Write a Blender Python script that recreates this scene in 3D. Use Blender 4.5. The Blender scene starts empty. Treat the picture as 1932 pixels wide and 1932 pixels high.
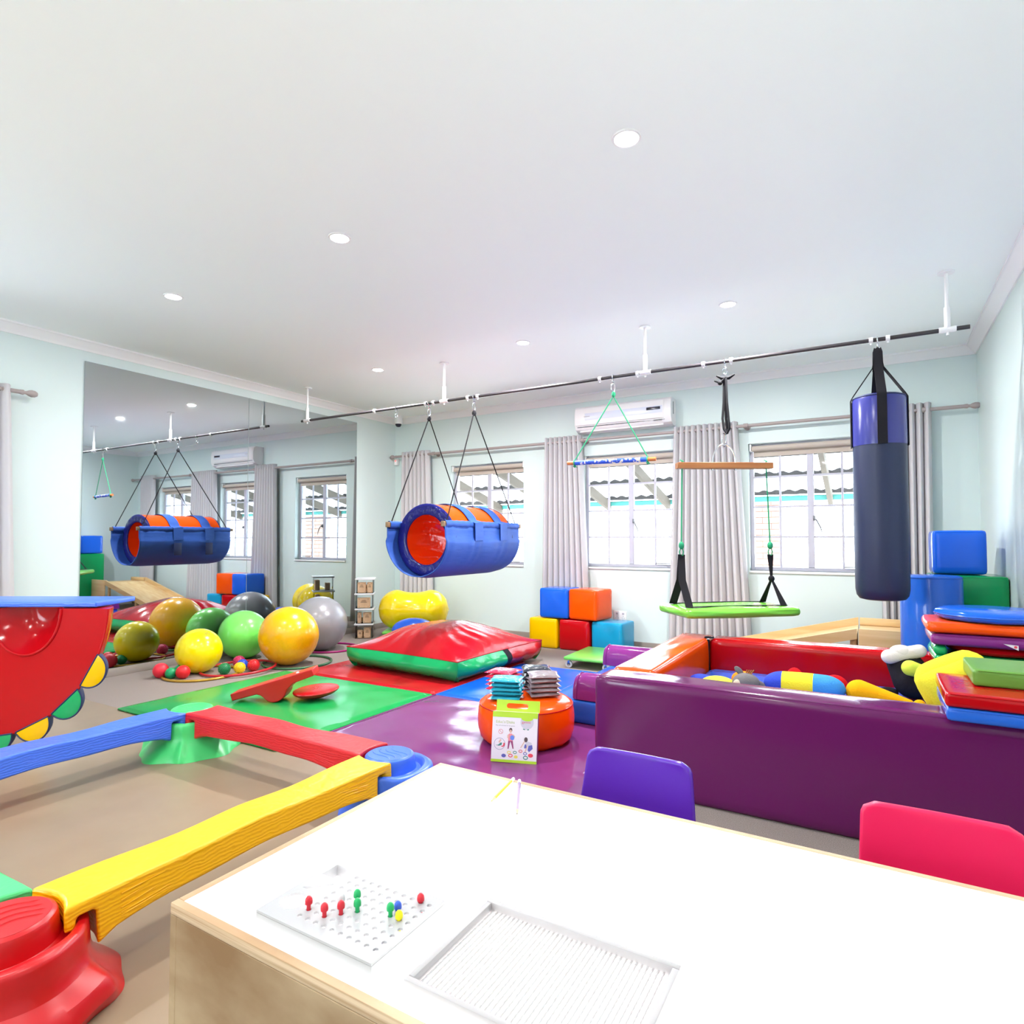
import bpy, bmesh, math, random
from mathutils import Vector, Matrix
random.seed(7)
sc = bpy.context.scene
COL = sc.collection
PI = math.pi
R = math.radians

# ------------------------------------------------------------------ camera, sky, exposure
YAW, PITCH, FPX = 0.5317, 0.0347, 1154.1
cam_d = bpy.data.cameras.new('camera')
cam = bpy.data.objects.new('camera', cam_d)
COL.objects.link(cam)
cam.location = (0, 0, 1.19)
cam.rotation_euler = (PI / 2 + PITCH, 0, YAW)
cam_d.sensor_width = 36.0
cam_d.lens = 36.0 * FPX / 1932.0
cam_d.shift_x = (966.0 - 964.8) / 1932.0
cam_d.shift_y = (977.4 - 966.0) / 1932.0
cam_d.clip_start = 0.02
sc.camera = cam

world = bpy.data.worlds.new('sky')
sc.world = world
world.use_nodes = True
wn = world.node_tree
wn.nodes.clear()
_bg = wn.nodes.new('ShaderNodeBackground')
_bg.inputs['Color'].default_value = (0.82, 0.92, 1.0, 1)
_bg.inputs['Strength'].default_value = 12.5
_wo = wn.nodes.new('ShaderNodeOutputWorld')
wn.links.new(_bg.outputs[0], _wo.inputs[0])

sc.view_settings.view_transform = 'Standard'
sc.view_settings.look = 'None'
sc.view_settings.gamma = 1.0
sc.view_settings.use_curve_mapping = False
sc.view_settings.exposure = 0.74
sc.cycles.use_denoising = True
sc.cycles.max_bounces = 12
sc.cycles.diffuse_bounces = 9
sc.cycles.transparent_max_bounces = 16
sc.cycles.caustics_reflective = False
sc.cycles.caustics_refractive = False
sc.cycles.sample_clamp_indirect = 6.0

LAMP_W = 11.0        # each ceiling downlight
TABLE_LIT = 1.3      # glow of the light table top

# room (metres)
XL, XR, YB, YF, ZC = -5.704, 0.805, 6.508, -2.6, 2.86
VIEW_SCALE = 1.0        # scale about the camera's floor point (set for the floor things further down)

# two soft fill lamps added behind the camera to brighten the ceiling
for sx, sy, sw in ((-4.0, -1.3, 6.0), (-0.8, -1.5, 6.0)):
    ld = bpy.data.lights.new('added_ceiling_fill', 'AREA')
    ld.shape = 'DISK'; ld.size = 1.1; ld.energy = sw; ld.color = (1.0, 0.97, 0.94)
    lo = bpy.data.objects.new('added_ceiling_fill', ld)
    COL.objects.link(lo)
    lo.location = (sx, sy, 1.5)
    lo.rotation_euler = (PI - R(38), 0, 0)

# ------------------------------------------------------------------ material helpers
def lin(c):
    def f(v):
        v /= 255.0
        return v / 12.92 if v <= 0.04045 else ((v + 0.055) / 1.055) ** 2.4
    return (f(c[0]), f(c[1]), f(c[2]), 1)

def mat(name, rgb, rough=0.5, spec=0.5, metal=0.0, coat=0.0, emit=0.0, bump=None, var=None, trans=0.0):
    m = bpy.data.materials.new(name)
    m.use_nodes = True
    nt = m.node_tree
    b = nt.nodes['Principled BSDF']
    col = lin(rgb)
    b.inputs['Base Color'].default_value = col
    b.inputs['Roughness'].default_value = rough
    b.inputs['Specular IOR Level'].default_value = spec
    b.inputs['Metallic'].default_value = metal
    b.inputs['Coat Weight'].default_value = coat
    b.inputs['Coat Roughness'].default_value = 0.08
    b.inputs['Transmission Weight'].default_value = trans
    if emit:
        b.inputs['Emission Color'].default_value = col
        b.inputs['Emission Strength'].default_value = emit
    tc = None
    if bump or var:
        tc = nt.nodes.new('ShaderNodeTexCoord')
        mp = nt.nodes.new('ShaderNodeMapping')
        nt.links.new(tc.outputs['Object'], mp.inputs[0])
    if var:
        # var = (scale, second rgb, amount, stretch xyz)
        n = nt.nodes.new('ShaderNodeTexNoise')
        n.inputs['Scale'].default_value = var[0]
        n.inputs['Detail'].default_value = 6
        m2 = nt.nodes.new('ShaderNodeMapping')
        m2.inputs['Scale'].default_value = var[3] if len(var) > 3 else (1, 1, 1)
        nt.links.new(tc.outputs['Object'], m2.inputs[0])
        nt.links.new(m2.outputs[0], n.inputs['Vector'])
        r = nt.nodes.new('ShaderNodeMapRange')
        r.inputs['From Min'].default_value = 0.35
        r.inputs['From Max'].default_value = 0.65
        r.inputs['To Max'].default_value = var[2]
        nt.links.new(n.outputs['Fac'], r.inputs['Value'])
        mx = nt.nodes.new('ShaderNodeMix')
        mx.data_type = 'RGBA'
        mx.inputs['A'].default_value = col
        mx.inputs['B'].default_value = lin(var[1])
        nt.links.new(r.outputs[0], mx.inputs['Factor'])
        nt.links.new(mx.outputs['Result'], b.inputs['Base Color'])
    if bump:
        # bump = (kind, scale, strength, distance, stretch)
        kind, s, st, dist = bump[:4]
        if len(bump) > 4:
            mp.inputs['Scale'].default_value = bump[4]
        if kind == 'wave':
            n = nt.nodes.new('ShaderNodeTexWave')
            n.inputs['Scale'].default_value = s
            n.inputs['Distortion'].default_value = 7
            n.inputs['Detail'].default_value = 2.5
            n.inputs['Detail Scale'].default_value = 1.2
            n.bands_direction = 'Z'
        else:
            n = nt.nodes.new('ShaderNodeTexNoise')
            n.inputs['Scale'].default_value = s
            n.inputs['Detail'].default_value = 3 if kind == 'noise' else 8
        nt.links.new(mp.outputs[0], n.inputs['Vector'])
        bp = nt.nodes.new('ShaderNodeBump')
        bp.inputs['Strength'].default_value = st
        bp.inputs['Distance'].default_value = dist
        nt.links.new(n.outputs[0], bp.inputs['Height'])
        nt.links.new(bp.outputs[0], b.inputs['Normal'])
    return m

def vinyl(name, rgb, wr=0.12, rough=0.14, scale=6.0):
    return mat(name, rgb, rough, 0.3, bump=('noise', scale, wr, 0.02))

def plastic(name, rgb, rough=0.32):
    return mat(name, rgb, rough, 0.5)

def glass_mat(name, tint, gloss):
    m = bpy.data.materials.new(name)
    m.use_nodes = True
    nt = m.node_tree
    nt.nodes.clear()
    o = nt.nodes.new('ShaderNodeOutputMaterial')
    t = nt.nodes.new('ShaderNodeBsdfTransparent')
    t.inputs[0].default_value = (*tint, 1)
    g = nt.nodes.new('ShaderNodeBsdfGlossy')
    g.inputs['Roughness'].default_value = 0.03
    mx = nt.nodes.new('ShaderNodeMixShader')
    lw = nt.nodes.new('ShaderNodeLayerWeight')
    lw.inputs['Blend'].default_value = gloss
    nt.links.new(lw.outputs['Fresnel'], mx.inputs[0])
    nt.links.new(t.outputs[0], mx.inputs[1])
    nt.links.new(g.outputs[0], mx.inputs[2])
    nt.links.new(mx.outputs[0], o.inputs[0])
    return m

def translucent(name, rgb, mix):
    m = bpy.data.materials.new(name)
    m.use_nodes = True
    nt = m.node_tree
    nt.nodes.clear()
    o = nt.nodes.new('ShaderNodeOutputMaterial')
    d = nt.nodes.new('ShaderNodeBsdfDiffuse')
    t = nt.nodes.new('ShaderNodeBsdfTranslucent')
    d.inputs[0].default_value = lin(rgb)
    t.inputs[0].default_value = lin(rgb)
    mx = nt.nodes.new('ShaderNodeMixShader')
    mx.inputs[0].default_value = mix
    nt.links.new(d.outputs[0], mx.inputs[1])
    nt.links.new(t.outputs[0], mx.inputs[2])
    nt.links.new(mx.outputs[0], o.inputs[0])
    return m

def wood(name, rgb, dark, scale=3.0, stretch=(1, 1, 12), rough=0.5):
    return mat(name, rgb, rough, 0.35, var=(scale, dark, 0.75, stretch), bump=('fine', 30, 0.08, 0.003))

M = {}
M['wall'] = mat('wall_paint', (210, 224, 223), 0.42, 0.35)
M['ceil'] = mat('ceiling_paint', (243, 249, 249), 0.6, 0.3)
M['cornice'] = mat('cornice_paint', (238, 238, 240), 0.5, 0.3)
M['carpet'] = mat('carpet', (168, 156, 150), 0.95, 0.1, var=(260, (128, 118, 114), 0.9), bump=('fine', 320, 0.5, 0.004))
M['tan'] = mat('tan_vinyl', (150, 131, 109), 0.36, 0.4, var=(5, (141, 122, 101), 0.6), bump=('noise', 16, 0.06, 0.004))
M['skirt'] = mat('skirting_strip', (150, 141, 134), 0.7, 0.2)
M['white'] = mat('white_paint', (240, 240, 242), 0.35)
M['frame'] = mat('window_white', (186, 184, 198), 0.35)
M['blind'] = mat('roller_blind', (190, 178, 168), 0.8, 0.1)
M['glass'] = glass_mat('window_glass', (0.98, 0.99, 1.0), 0.12)
M['curtain'] = mat('curtain_cloth', (198, 195, 198), 0.9, 0.1, bump=('fine', 180, 0.2, 0.002))
M['rod'] = mat('taupe_rod', (160, 148, 146), 0.45)
M['chrome'] = mat('chrome', (220, 222, 226), 0.15, metal=1.0)
M['steel'] = mat('black_pipe', (58, 54, 58), 0.3, 0.5)
M['blackrope'] = mat('black_rope', (32, 32, 36), 0.8, 0.2, bump=('fine', 300, 0.5, 0.002))
M['greenrope'] = mat('green_rope', (46, 150, 108), 0.7, 0.2, bump=('fine', 300, 0.5, 0.002))
M['strap'] = mat('black_strap', (28, 27, 33), 0.75, 0.2)
M['mirror'] = mat('mirror_silver', (203, 210, 213), 0.012, metal=1.0)
M['mirredge'] = mat('mirror_edge', (120, 130, 130), 0.3)
M['red'] = vinyl('red_vinyl', (182, 10, 20))
M['redsoft'] = vinyl('red_cushion_vinyl', (180, 18, 30), 0.45, 0.2, 5.0)
M['green'] = vinyl('green_vinyl', (24, 160, 92), 0.4)
M['matgreen'] = vinyl('green_mat_vinyl', (24, 152, 74), 0.1, 0.24, 4)
M['matred'] = vinyl('red_mat_vinyl', (176, 18, 30), 0.1, 0.24, 4)
M['matblue'] = vinyl('blue_mat_vinyl', (22, 92, 208), 0.1, 0.24, 4)
M['matpurple'] = vinyl('purple_mat_vinyl', (118, 50, 112), 0.3, 0.16, 3)
M['purple'] = vinyl('purple_vinyl', (100, 28, 88), 0.1, 0.16, 3.0)
M['purple2'] = vinyl('violet_vinyl', (126, 46, 122), 0.3)
M['blue'] = vinyl('blue_vinyl', (24, 94, 212), 0.15)
M['blueb'] = vinyl('mid_blue_vinyl', (40, 100, 204), 0.15)
M['orange'] = vinyl('orange_vinyl', (240, 80, 4), 0.1, 0.16)
M['orangein'] = vinyl('orange_lining', (236, 66, 10), 0.6, 0.12, 6)
M['yellow'] = vinyl('yellow_vinyl', (236, 184, 0), 0.1)
M['teal'] = vinyl('teal_vinyl', (24, 148, 196), 0.15)
M['olive'] = vinyl('olive_green_vinyl', (98, 148, 58), 0.1, 0.35)
M['forest'] = vinyl('deep_green_vinyl', (8, 140, 78), 0.12)
M['lime'] = vinyl('lime_vinyl', (118, 204, 70), 0.4)
M['limewood'] = plastic('lime_board', (116, 206, 86), 0.3)
M['navy'] = mat('bag_leather', (32, 41, 72), 0.42, 0.4, bump=('fine', 90, 0.15, 0.003))
M['navytop'] = mat('bag_top_vinyl', (48, 52, 128), 0.22, 0.5, bump=('noise', 6, 0.2, 0.01))
M['cloth'] = mat('blue_canvas', (52, 92, 178), 0.6, 0.3, bump=('noise', 14, 0.3, 0.02, (1, 0.25, 1)))
M['navyvinyl'] = vinyl('navy_vinyl', (30, 32, 112), 0.9, 0.12, 9)
M['navytrim'] = mat('navy_piping', (26, 38, 84), 0.6)
M['rodwood'] = wood('grey_wood', (150, 122, 92), (128, 100, 74), 3, (12, 0.8, 12))
M['gripwood'] = wood('tan_wood', (160, 106, 62), (140, 86, 48), 3, (0.8, 12, 12))
M['tipwood'] = mat('orange_wood', (206, 120, 66), 0.45)
M['pine'] = wood('pine', (226, 192, 142), (206, 164, 108), 2.2, (0.7, 9, 9))
M['ply'] = wood('plywood_face', (184, 158, 126), (124, 84, 44), 2.4, (1.6, 1.6, 3.2))
M['plyedge'] = mat('plywood_edge', (222, 196, 164), 0.55, var=(2.0, (176, 138, 100), 0.9, (1, 1, 90)))
M['lit'] = mat('lit_acrylic', (255, 252, 248), 0.3, 0.4, emit=TABLE_LIT)
M['led'] = mat('lamp_lens', (255, 255, 255), 0.4, emit=14.0)
M['acryl'] = mat('milky_acrylic', (175, 175, 179), 0.35)
M['traym'] = mat('pale_tray_plastic', (176, 172, 175), 0.4)
M['bblue'] = mat('beam_blue', (66, 112, 232), 0.36, bump=('wave', 26, 0.25, 0.004, (0.6, 0.6, 1)))
M['bred'] = mat('beam_red', (206, 24, 36), 0.36, bump=('wave', 26, 0.25, 0.004, (0.6, 0.6, 1)))
M['byel'] = mat('beam_yellow', (250, 186, 4), 0.36, bump=('wave', 26, 0.25, 0.004, (0.6, 0.6, 1)))
M['bgrn'] = mat('beam_green', (76, 208, 122), 0.36, bump=('wave', 26, 0.2, 0.004, (0.6, 0.6, 1)))
M['pblue'] = plastic('stump_blue', (60, 110, 230))
M['pred'] = plastic('stump_red', (196, 12, 22))
M['pyel'] = plastic('stump_yellow', (250, 204, 20))
M['pgrn'] = plastic('stump_green', (70, 202, 114))
M['chairpur'] = plastic('chair_purple', (90, 36, 178), 0.26)
M['chairpink'] = plastic('chair_pink', (236, 18, 88), 0.4)
M['chairleg'] = mat('chair_leg_steel', (170, 170, 176), 0.3, metal=0.9)
M['ballyel'] = mat('ball_yellow', (255, 232, 0), 0.22, 0.5, coat=0.3)
M['ballgrn'] = mat('ball_green', (126, 238, 104), 0.26, 0.5, coat=0.2)
M['ballora'] = mat('ball_amber', (255, 184, 0), 0.24, 0.5, coat=0.3, var=(70, (226, 170, 0), 0.25))
M['ballsil'] = mat('ball_silver', (152, 151, 157), 0.26, 0.5, metal=0.15)
M['peanut'] = mat('peanut_yellow', (255, 222, 0), 0.16, 0.5, coat=0.4)
M['blob'] = mat('cushion_blue', (34, 98, 222), 0.16, 0.5, coat=0.4)
for k, c in dict(sred=(232, 40, 62), sgrn=(22, 158, 98), sredb=(226, 30, 40), mag=(196, 36, 96), red2=(214, 24, 34), yel2=(240, 196, 10), grn2=(14, 124, 70), blu2=(30, 80, 200)).items():
    M[k] = plastic('small_ball_' + {'sred': 'rose', 'sgrn': 'green', 'sredb': 'red', 'mag': 'magenta', 'red2': 'scarlet', 'yel2': 'yellow', 'grn2': 'deep_green', 'blu2': 'blue'}[k], c, 0.42)
M['hoopgold'] = mat('hoop_gold', (196, 156, 60), 0.25, metal=0.5)
M['hoopred'] = mat('hoop_red', (196, 34, 50), 0.25)
M['hoopgrn'] = mat('hoop_green', (70, 120, 84), 0.25, metal=0.3)
M['hoopmag'] = mat('hoop_magenta', (160, 30, 110), 0.25)
M['clear'] = glass_mat('clear_plastic', (0.97, 0.975, 0.98), 0.06)
M['lid'] = mat('lid_plastic', (244, 246, 250), 0.35)
M['block'] = wood('block_wood', (238, 200, 160), (222, 180, 140), 3, (6, 6, 1))
M['ink'] = mat('print_dark', (90, 66, 56), 0.6)
M['acw'] = mat('aircon_white', (232, 230, 232), 0.35)
M['acblue'] = mat('aircon_band', (214, 218, 234), 0.3)
M['dark'] = mat('dark_plastic', (34, 34, 52), 0.25)
M['grey'] = mat('grey_plastic', (120, 124, 130), 0.5)
M['bagpink'] = vinyl('beanbag_pink', (222, 50, 84), 0.5, 0.2, 20)
M['bagteal'] = vinyl('beanbag_teal', (42, 160, 186), 0.5, 0.2, 20)
M['baggrey'] = vinyl('beanbag_grey', (142, 130, 136), 0.5, 0.2, 20)
M['bagblack'] = vinyl('beanbag_black', (50, 54, 66), 0.5, 0.18, 20)
M['boxwhite'] = mat('box_white', (228, 222, 228), 0.4)
M['boxlime'] = mat('box_lime', (176, 214, 44), 0.4)
M['boxpur'] = mat('box_purple', (120, 60, 120), 0.4)
for k, c in dict(p_olive=(176, 190, 110), p_red=(214, 90, 100), p_skin=(216, 176, 160), p_hair=(84, 66, 70), p_pink=(230, 140, 150), p_plum=(150, 60, 110), p_blue=(96, 130, 220), p_indigo=(92, 96, 176), p_teal=(60, 132, 120), p_yel=(228, 214, 90), p_crim=(226, 70, 90), p_grey=(200, 196, 208), p_line=(110, 100, 150), p_text=(120, 120, 134)).items():
    M[k] = mat('print_' + {'p_olive': 'olive', 'p_red': 'red', 'p_skin': 'skin', 'p_hair': 'brown', 'p_pink': 'pink', 'p_plum': 'plum', 'p_blue': 'blue', 'p_indigo': 'indigo', 'p_teal': 'teal', 'p_yel': 'yellow', 'p_crim': 'crimson', 'p_grey': 'grey', 'p_line': 'violet', 'p_text': 'text'}[k], c, 0.5)
def plush(name, rgb):
    return mat(name, rgb, 0.95, 0.1, bump=('fine', 140, 0.5, 0.004))
M['plyel'] = plush('plush_yellow', (240, 226, 60)); M['plblue'] = plush('plush_sky_blue', (70, 150, 220)); M['plroyal'] = plush('plush_royal_blue', (60, 80, 200))
M['plamber'] = plush('plush_amber', (242, 170, 20)); M['plgrey'] = plush('plush_grey', (120, 116, 118)); M['plbeige'] = plush('plush_beige', (204, 188, 168))
M['plbrown'] = plush('plush_brown', (170, 112, 72)); M['pllime'] = plush('plush_lime', (206, 222, 80)); M['plred'] = plush('plush_red', (214, 30, 36))
M['plorange'] = plush('plush_orange', (246, 140, 40)); M['plblack'] = plush('plush_black', (36, 34, 40)); M['plcream'] = plush('plush_cream', (216, 210, 208))
M['brick'] = mat('brick_clay', (196, 158, 142), 0.9, 0.1, var=(14, (180, 140, 126), 0.6))
M['mortar'] = mat('mortar', (140, 108, 98), 0.95, 0.1)
M['roof'] = translucent('roof_sheet', (226, 230, 232), 0.6)
M['timber'] = mat('grey_timber', (74, 66, 58), 0.8, 0.2)
M['purlin'] = mat('dark_timber', (50, 46, 45), 0.8, 0.2)
M['fascia'] = mat('aqua_fascia', (60, 128, 120), 0.5)
M['ground'] = mat('pale_paving', (214, 210, 204), 0.9, 0.1)
M['pencilp'] = plastic('pencil_purple', (112, 74, 146)); M['pencily'] = plastic('pencil_yellow', (246, 230, 40))
M['rubber'] = mat('eraser_white', (236, 234, 236), 0.6)
M['rib'] = mat('rib_plastic', (196, 192, 194), 0.5)
M['paper'] = mat('tag_paper', (222, 206, 218), 0.7)
M['film'] = glass_mat('clear_film', (0.985, 0.985, 0.985), 0.05)
M['pegred'] = plastic('peg_red', (214, 36, 52)); M['peggrn'] = plastic('peg_green', (20, 170, 96)); M['pegblue'] = plastic('peg_blue', (50, 92, 210)); M['pegyel'] = plastic('peg_yellow', (250, 232, 20)); M['pegclear'] = plastic('peg_white', (214, 212, 216))
M['redled'] = mat('sensor_led', (255, 40, 40), 0.4, emit=3.0)

# ------------------------------------------------------------------ geometry helpers
def link(name, me, m=None, parent=None, loc=(0, 0, 0), rot=None, smooth=True, ang=38):
    o = bpy.data.objects.new(name, me)
    COL.objects.link(o)
    if m is not None and not me.materials:
        for q in (m if isinstance(m, (list, tuple)) else [m]):
            me.materials.append(q)
    if parent is not None:
        o.parent = parent
    o.location = Vector(loc) * VIEW_SCALE
    if rot:
        o.rotation_euler = rot
    return o

def finish(bm, name, smooth=True, ang=38, normals=True):
    if normals:
        bmesh.ops.recalc_face_normals(bm, faces=bm.faces)
    if VIEW_SCALE != 1.0: bmesh.ops.scale(bm, vec=(VIEW_SCALE, VIEW_SCALE, VIEW_SCALE), verts=bm.verts)
    me = bpy.data.meshes.new(name)
    bm.to_mesh(me)
    bm.free()
    if smooth:
        for p in me.polygons:
            p.use_smooth = True
        me.set_sharp_from_angle(angle=R(ang))
    return me

def obj(name, bm, m, parent=None, loc=(0, 0, 0), rot=None, smooth=True, ang=38, normals=True):
    return link(name, finish(bm, name, smooth, ang, normals), m, parent, loc, rot)

def tag(o, label=None, cat=None, group=None, kind=None):
    if label: o['label'] = label
    if cat: o['category'] = cat
    if group: o['group'] = group
    if kind: o['kind'] = kind
    return o

def thing(name, label, cat, loc=(0, 0, 0), rz=0, group=None):
    o = bpy.data.objects.new(name, None)
    COL.objects.link(o)
    o.empty_display_size = 0.05
    o.location = Vector(loc) * VIEW_SCALE
    o.rotation_euler = (0, 0, rz)
    return tag(o, label, cat, group)

def dup(root, loc, rz, label=None, mats=None):
    r = root.copy(); COL.objects.link(r); r.location = Vector(loc) * VIEW_SCALE; r.rotation_euler = (0, 0, rz)
    if label: r['label'] = label
    for ch in list(root.children):
        c = ch.copy(); COL.objects.link(c); c.parent = r
        for g in list(ch.children):
            d = g.copy(); COL.objects.link(d); d.parent = c
    return r

def NB():
    return bmesh.new()

def merge(bm, src, mtx=None):
    if mtx is not None:
        bmesh.ops.transform(src, matrix=mtx, verts=src.verts)
    me = bpy.data.meshes.new('t'); src.to_mesh(me); src.free()
    bm.from_mesh(me); bpy.data.meshes.remove(me)

def box(bm, c, s, bev=0.0, seg=2, rot=None):
    t = bmesh.new()
    bmesh.ops.create_cube(t, size=1)
    bmesh.ops.scale(t, vec=s, verts=t.verts)
    if bev > 0:
        bmesh.ops.bevel(t, geom=t.edges[:], offset=bev, segments=seg, affect='EDGES', profile=0.5)
    mtx = Matrix.Translation(c)
    if rot: mtx = mtx @ rot
    merge(bm, t, mtx)
    return bm

def bx(a, b, bev=0.0, seg=2):
    """box between two corners, as a new bmesh"""
    bm = bmesh.new()
    return box(bm, [(a[i] + b[i]) / 2 for i in range(3)], [abs(b[i] - a[i]) for i in range(3)], bev, seg)

def puffy(s, r=0.03, bulge=(0, 0, 0), n=10, c=(0, 0, 0), wob=0.0, seed=1, top_only=False):
    """upholstered block: rounded edges of radius r, each face bulging"""
    bm = bmesh.new()
    bmesh.ops.create_cube(bm, size=2)
    bmesh.ops.subdivide_edges(bm, edges=bm.edges[:], cuts=n, use_grid_fill=True)
    h = [v / 2 for v in s]
    rnd = random.Random(seed)
    ph = [rnd.uniform(0, 6) for _ in range(6)]
    for v in bm.verts:
        u = Vector(v.co)
        # concentrate the grid near the edges
        w = [math.sin(t * PI / 2) if abs(t) < 1 else t for t in u]
        p = Vector([w[i] * h[i] for i in range(3)])
        q = Vector([max(-(h[i] - r), min(h[i] - r, p[i])) for i in range(3)])
        d = p - q
        if d.length > 1e-9:
            p = q + d.normalized() * r
        for i in range(3):
            j, k = (i + 1) % 3, (i + 2) % 3
            if abs(u[i]) > 0.999:
                if top_only and not (i == 2 and u[2] > 0): continue
                f = (1 - w[j] ** 2) * (1 - w[k] ** 2)
                amt = bulge[i] * f
                if wob: amt += wob * (math.sin(5 * w[j] + ph[i]) * math.cos(4 * w[k] + ph[i + 3])) * min(1, 4 * f)
                p[i] += math.copysign(amt, u[i])
        v.co = p + Vector(c)
    return bm

def frame_of(d):
    d = d.normalized()
    a = Vector((0, 0, 1)) if abs(d.z) < 0.9 else Vector((1, 0, 0))
    x = d.cross(a).normalized()
    return x, d.cross(x).normalized()

def cyl(bm, p0, p1, r0, r1=None, n=16, cap=True):
    if r1 is None: r1 = r0
    p0, p1 = Vector(p0), Vector(p1)
    x, y = frame_of(p1 - p0)
    A = [bm.verts.new(p0 + (x * math.cos(2 * PI * i / n) + y * math.sin(2 * PI * i / n)) * r0) for i in range(n)]
    B = [bm.verts.new(p1 + (x * math.cos(2 * PI * i / n) + y * math.sin(2 * PI * i / n)) * r1) for i in range(n)]
    for i in range(n):
        bm.faces.new((A[i], A[(i + 1) % n], B[(i + 1) % n], B[i]))
    if cap:
        bm.faces.new(A[::-1]); bm.faces.new(B)
    return bm

def tube(bm, pts, r, n=8, closed=False, flat=None):
    pts = [Vector(p) for p in pts]
    N = len(pts)
    rings = []
    px = None
    for i, p in enumerate(pts):
        if closed: d = pts[(i + 1) % N] - pts[i - 1]
        else: d = pts[min(i + 1, N - 1)] - pts[max(i - 1, 0)]
        d.normalize()
        if px is None: x, y = frame_of(d)
        else:
            x = (px - d * px.dot(d))
            x = x.normalized() if x.length > 1e-6 else frame_of(d)[0]
            y = d.cross(x)
        px = x
        rr = r[i] if isinstance(r, (list, tuple)) else r
        rings.append([bm.verts.new(p + (x * math.cos(2 * PI * k / n) * rr + y * math.sin(2 * PI * k / n) * rr)) for k in range(n)])
    for i in range(N if closed else N - 1):
        a, b = rings[i], rings[(i + 1) % N]
        for k in range(n):
            bm.faces.new((a[k], a[(k + 1) % n], b[(k + 1) % n], b[k]))
    if not closed:
        bm.faces.new(rings[0][::-1]); bm.faces.new(rings[-1])
    return bm

def strap(bm, pts, w, t, wdir):
    """flat band through pts; wdir a vector (or list) across its width"""
    N = len(pts)
    L = []
    for i, p in enumerate(pts):
        p = Vector(p)
        d = (Vector(pts[min(i + 1, N - 1)]) - Vector(pts[max(i - 1, 0)])).normalized()
        wd = Vector(wdir[i] if isinstance(wdir, list) else wdir)
        wd = (wd - d * wd.dot(d)).normalized()
        nn = d.cross(wd)
        ww = w[i] if isinstance(w, (list, tuple)) else w
        L.append([bm.verts.new(p + wd * (a * ww / 2) + nn * (b * t / 2)) for a, b in ((-1, -1), (1, -1), (1, 1), (-1, 1))])
    for i in range(N - 1):
        for k in range(4):
            bm.faces.new((L[i][k], L[i][(k + 1) % 4], L[i + 1][(k + 1) % 4], L[i + 1][k]))
    bm.faces.new(L[0][::-1]); bm.faces.new(L[-1])
    return bm

def lathe(bm, prof, n=32, c=(0, 0, 0), mod=None, caps=True):
    """prof = [(r, z)] ; mod(theta, k, r, z) -> (r, z)"""
    rings = []
    for k, (r, z) in enumerate(prof):
        ring = []
        if r < 1e-6:
            ring = [bm.verts.new((c[0], c[1], c[2] + z))]
        else:
            for i in range(n):
                th = 2 * PI * i / n
                rr, zz = mod(th, k, r, z) if mod else (r, z)
                ring.append(bm.verts.new((c[0] + rr * math.cos(th), c[1] + rr * math.sin(th), c[2] + zz)))
        rings.append(ring)
    for a, b in zip(rings, rings[1:]):
        for i in range(n):
            j = (i + 1) % n
            if len(a) == 1 and len(b) == 1: continue
            if len(a) == 1: bm.faces.new((a[0], b[i], b[j]))
            elif len(b) == 1: bm.faces.new((a[i], a[j], b[0]))
            else: bm.faces.new((a[i], a[j], b[j], b[i]))
    if caps:
        for rg in (rings[0], rings[-1]):
            if len(rg) > 2: bm.faces.new(rg)
    return bm

def sphere(bm, c, r, u=32, v=20, s=(1, 1, 1), rot=None):
    t = bmesh.new()
    bmesh.ops.create_uvsphere(t, u_segments=u, v_segments=v, radius=r)
    bmesh.ops.scale(t, vec=s, verts=t.verts)
    m = Matrix.Translation(c)
    if rot: m = m @ rot
    merge(bm, t, m)
    return bm

def grid(bm, nu, nv, f, closeu=False):
    V = [[bm.verts.new(f(i / nu, j / nv)) for j in range(nv + 1)] for i in range(nu + (0 if closeu else 1))]
    for i in range(nu):
        a, b = V[i], V[(i + 1) % len(V)]
        for j in range(nv):
            bm.faces.new((a[j], b[j], b[j + 1], a[j + 1]))
    return V

def disc2(bm, c, rx, ry=None, n=20, a0=0, a1=2 * PI):
    ry = rx if ry is None else ry
    full = abs(a1 - a0 - 2 * PI) < 1e-6
    vs = [bm.verts.new((c[0] + rx * math.cos(a0 + (a1 - a0) * i / (n if full else n - 1)), c[1] + ry * math.sin(a0 + (a1 - a0) * i / (n if full else n - 1)), 0)) for i in range(n)]
    bm.faces.new(vs)
    return bm

def poly2(bm, pts):
    bm.faces.new([bm.verts.new((p[0], p[1], 0)) for p in pts])
    return bm

def ring2(bm, c, rx, ry, w, n=28):
    o = [bm.verts.new((c[0] + rx * math.cos(2 * PI * i / n), c[1] + ry * math.sin(2 * PI * i / n), 0)) for i in range(n)]
    q = [bm.verts.new((c[0] + (rx - w) * math.cos(2 * PI * i / n), c[1] + (ry - w) * math.sin(2 * PI * i / n), 0)) for i in range(n)]
    for i in range(n):
        bm.faces.new((o[i], o[(i + 1) % n], q[(i + 1) % n], q[i]))
    return bm

def seg2(bm, a, b, w):
    a, b = Vector((a[0], a[1], 0)), Vector((b[0], b[1], 0))
    d = (b - a).normalized(); nrm = Vector((-d.y, d.x, 0)) * w / 2
    return poly2(bm, [a + nrm, a - nrm, b - nrm, b + nrm])

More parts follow.
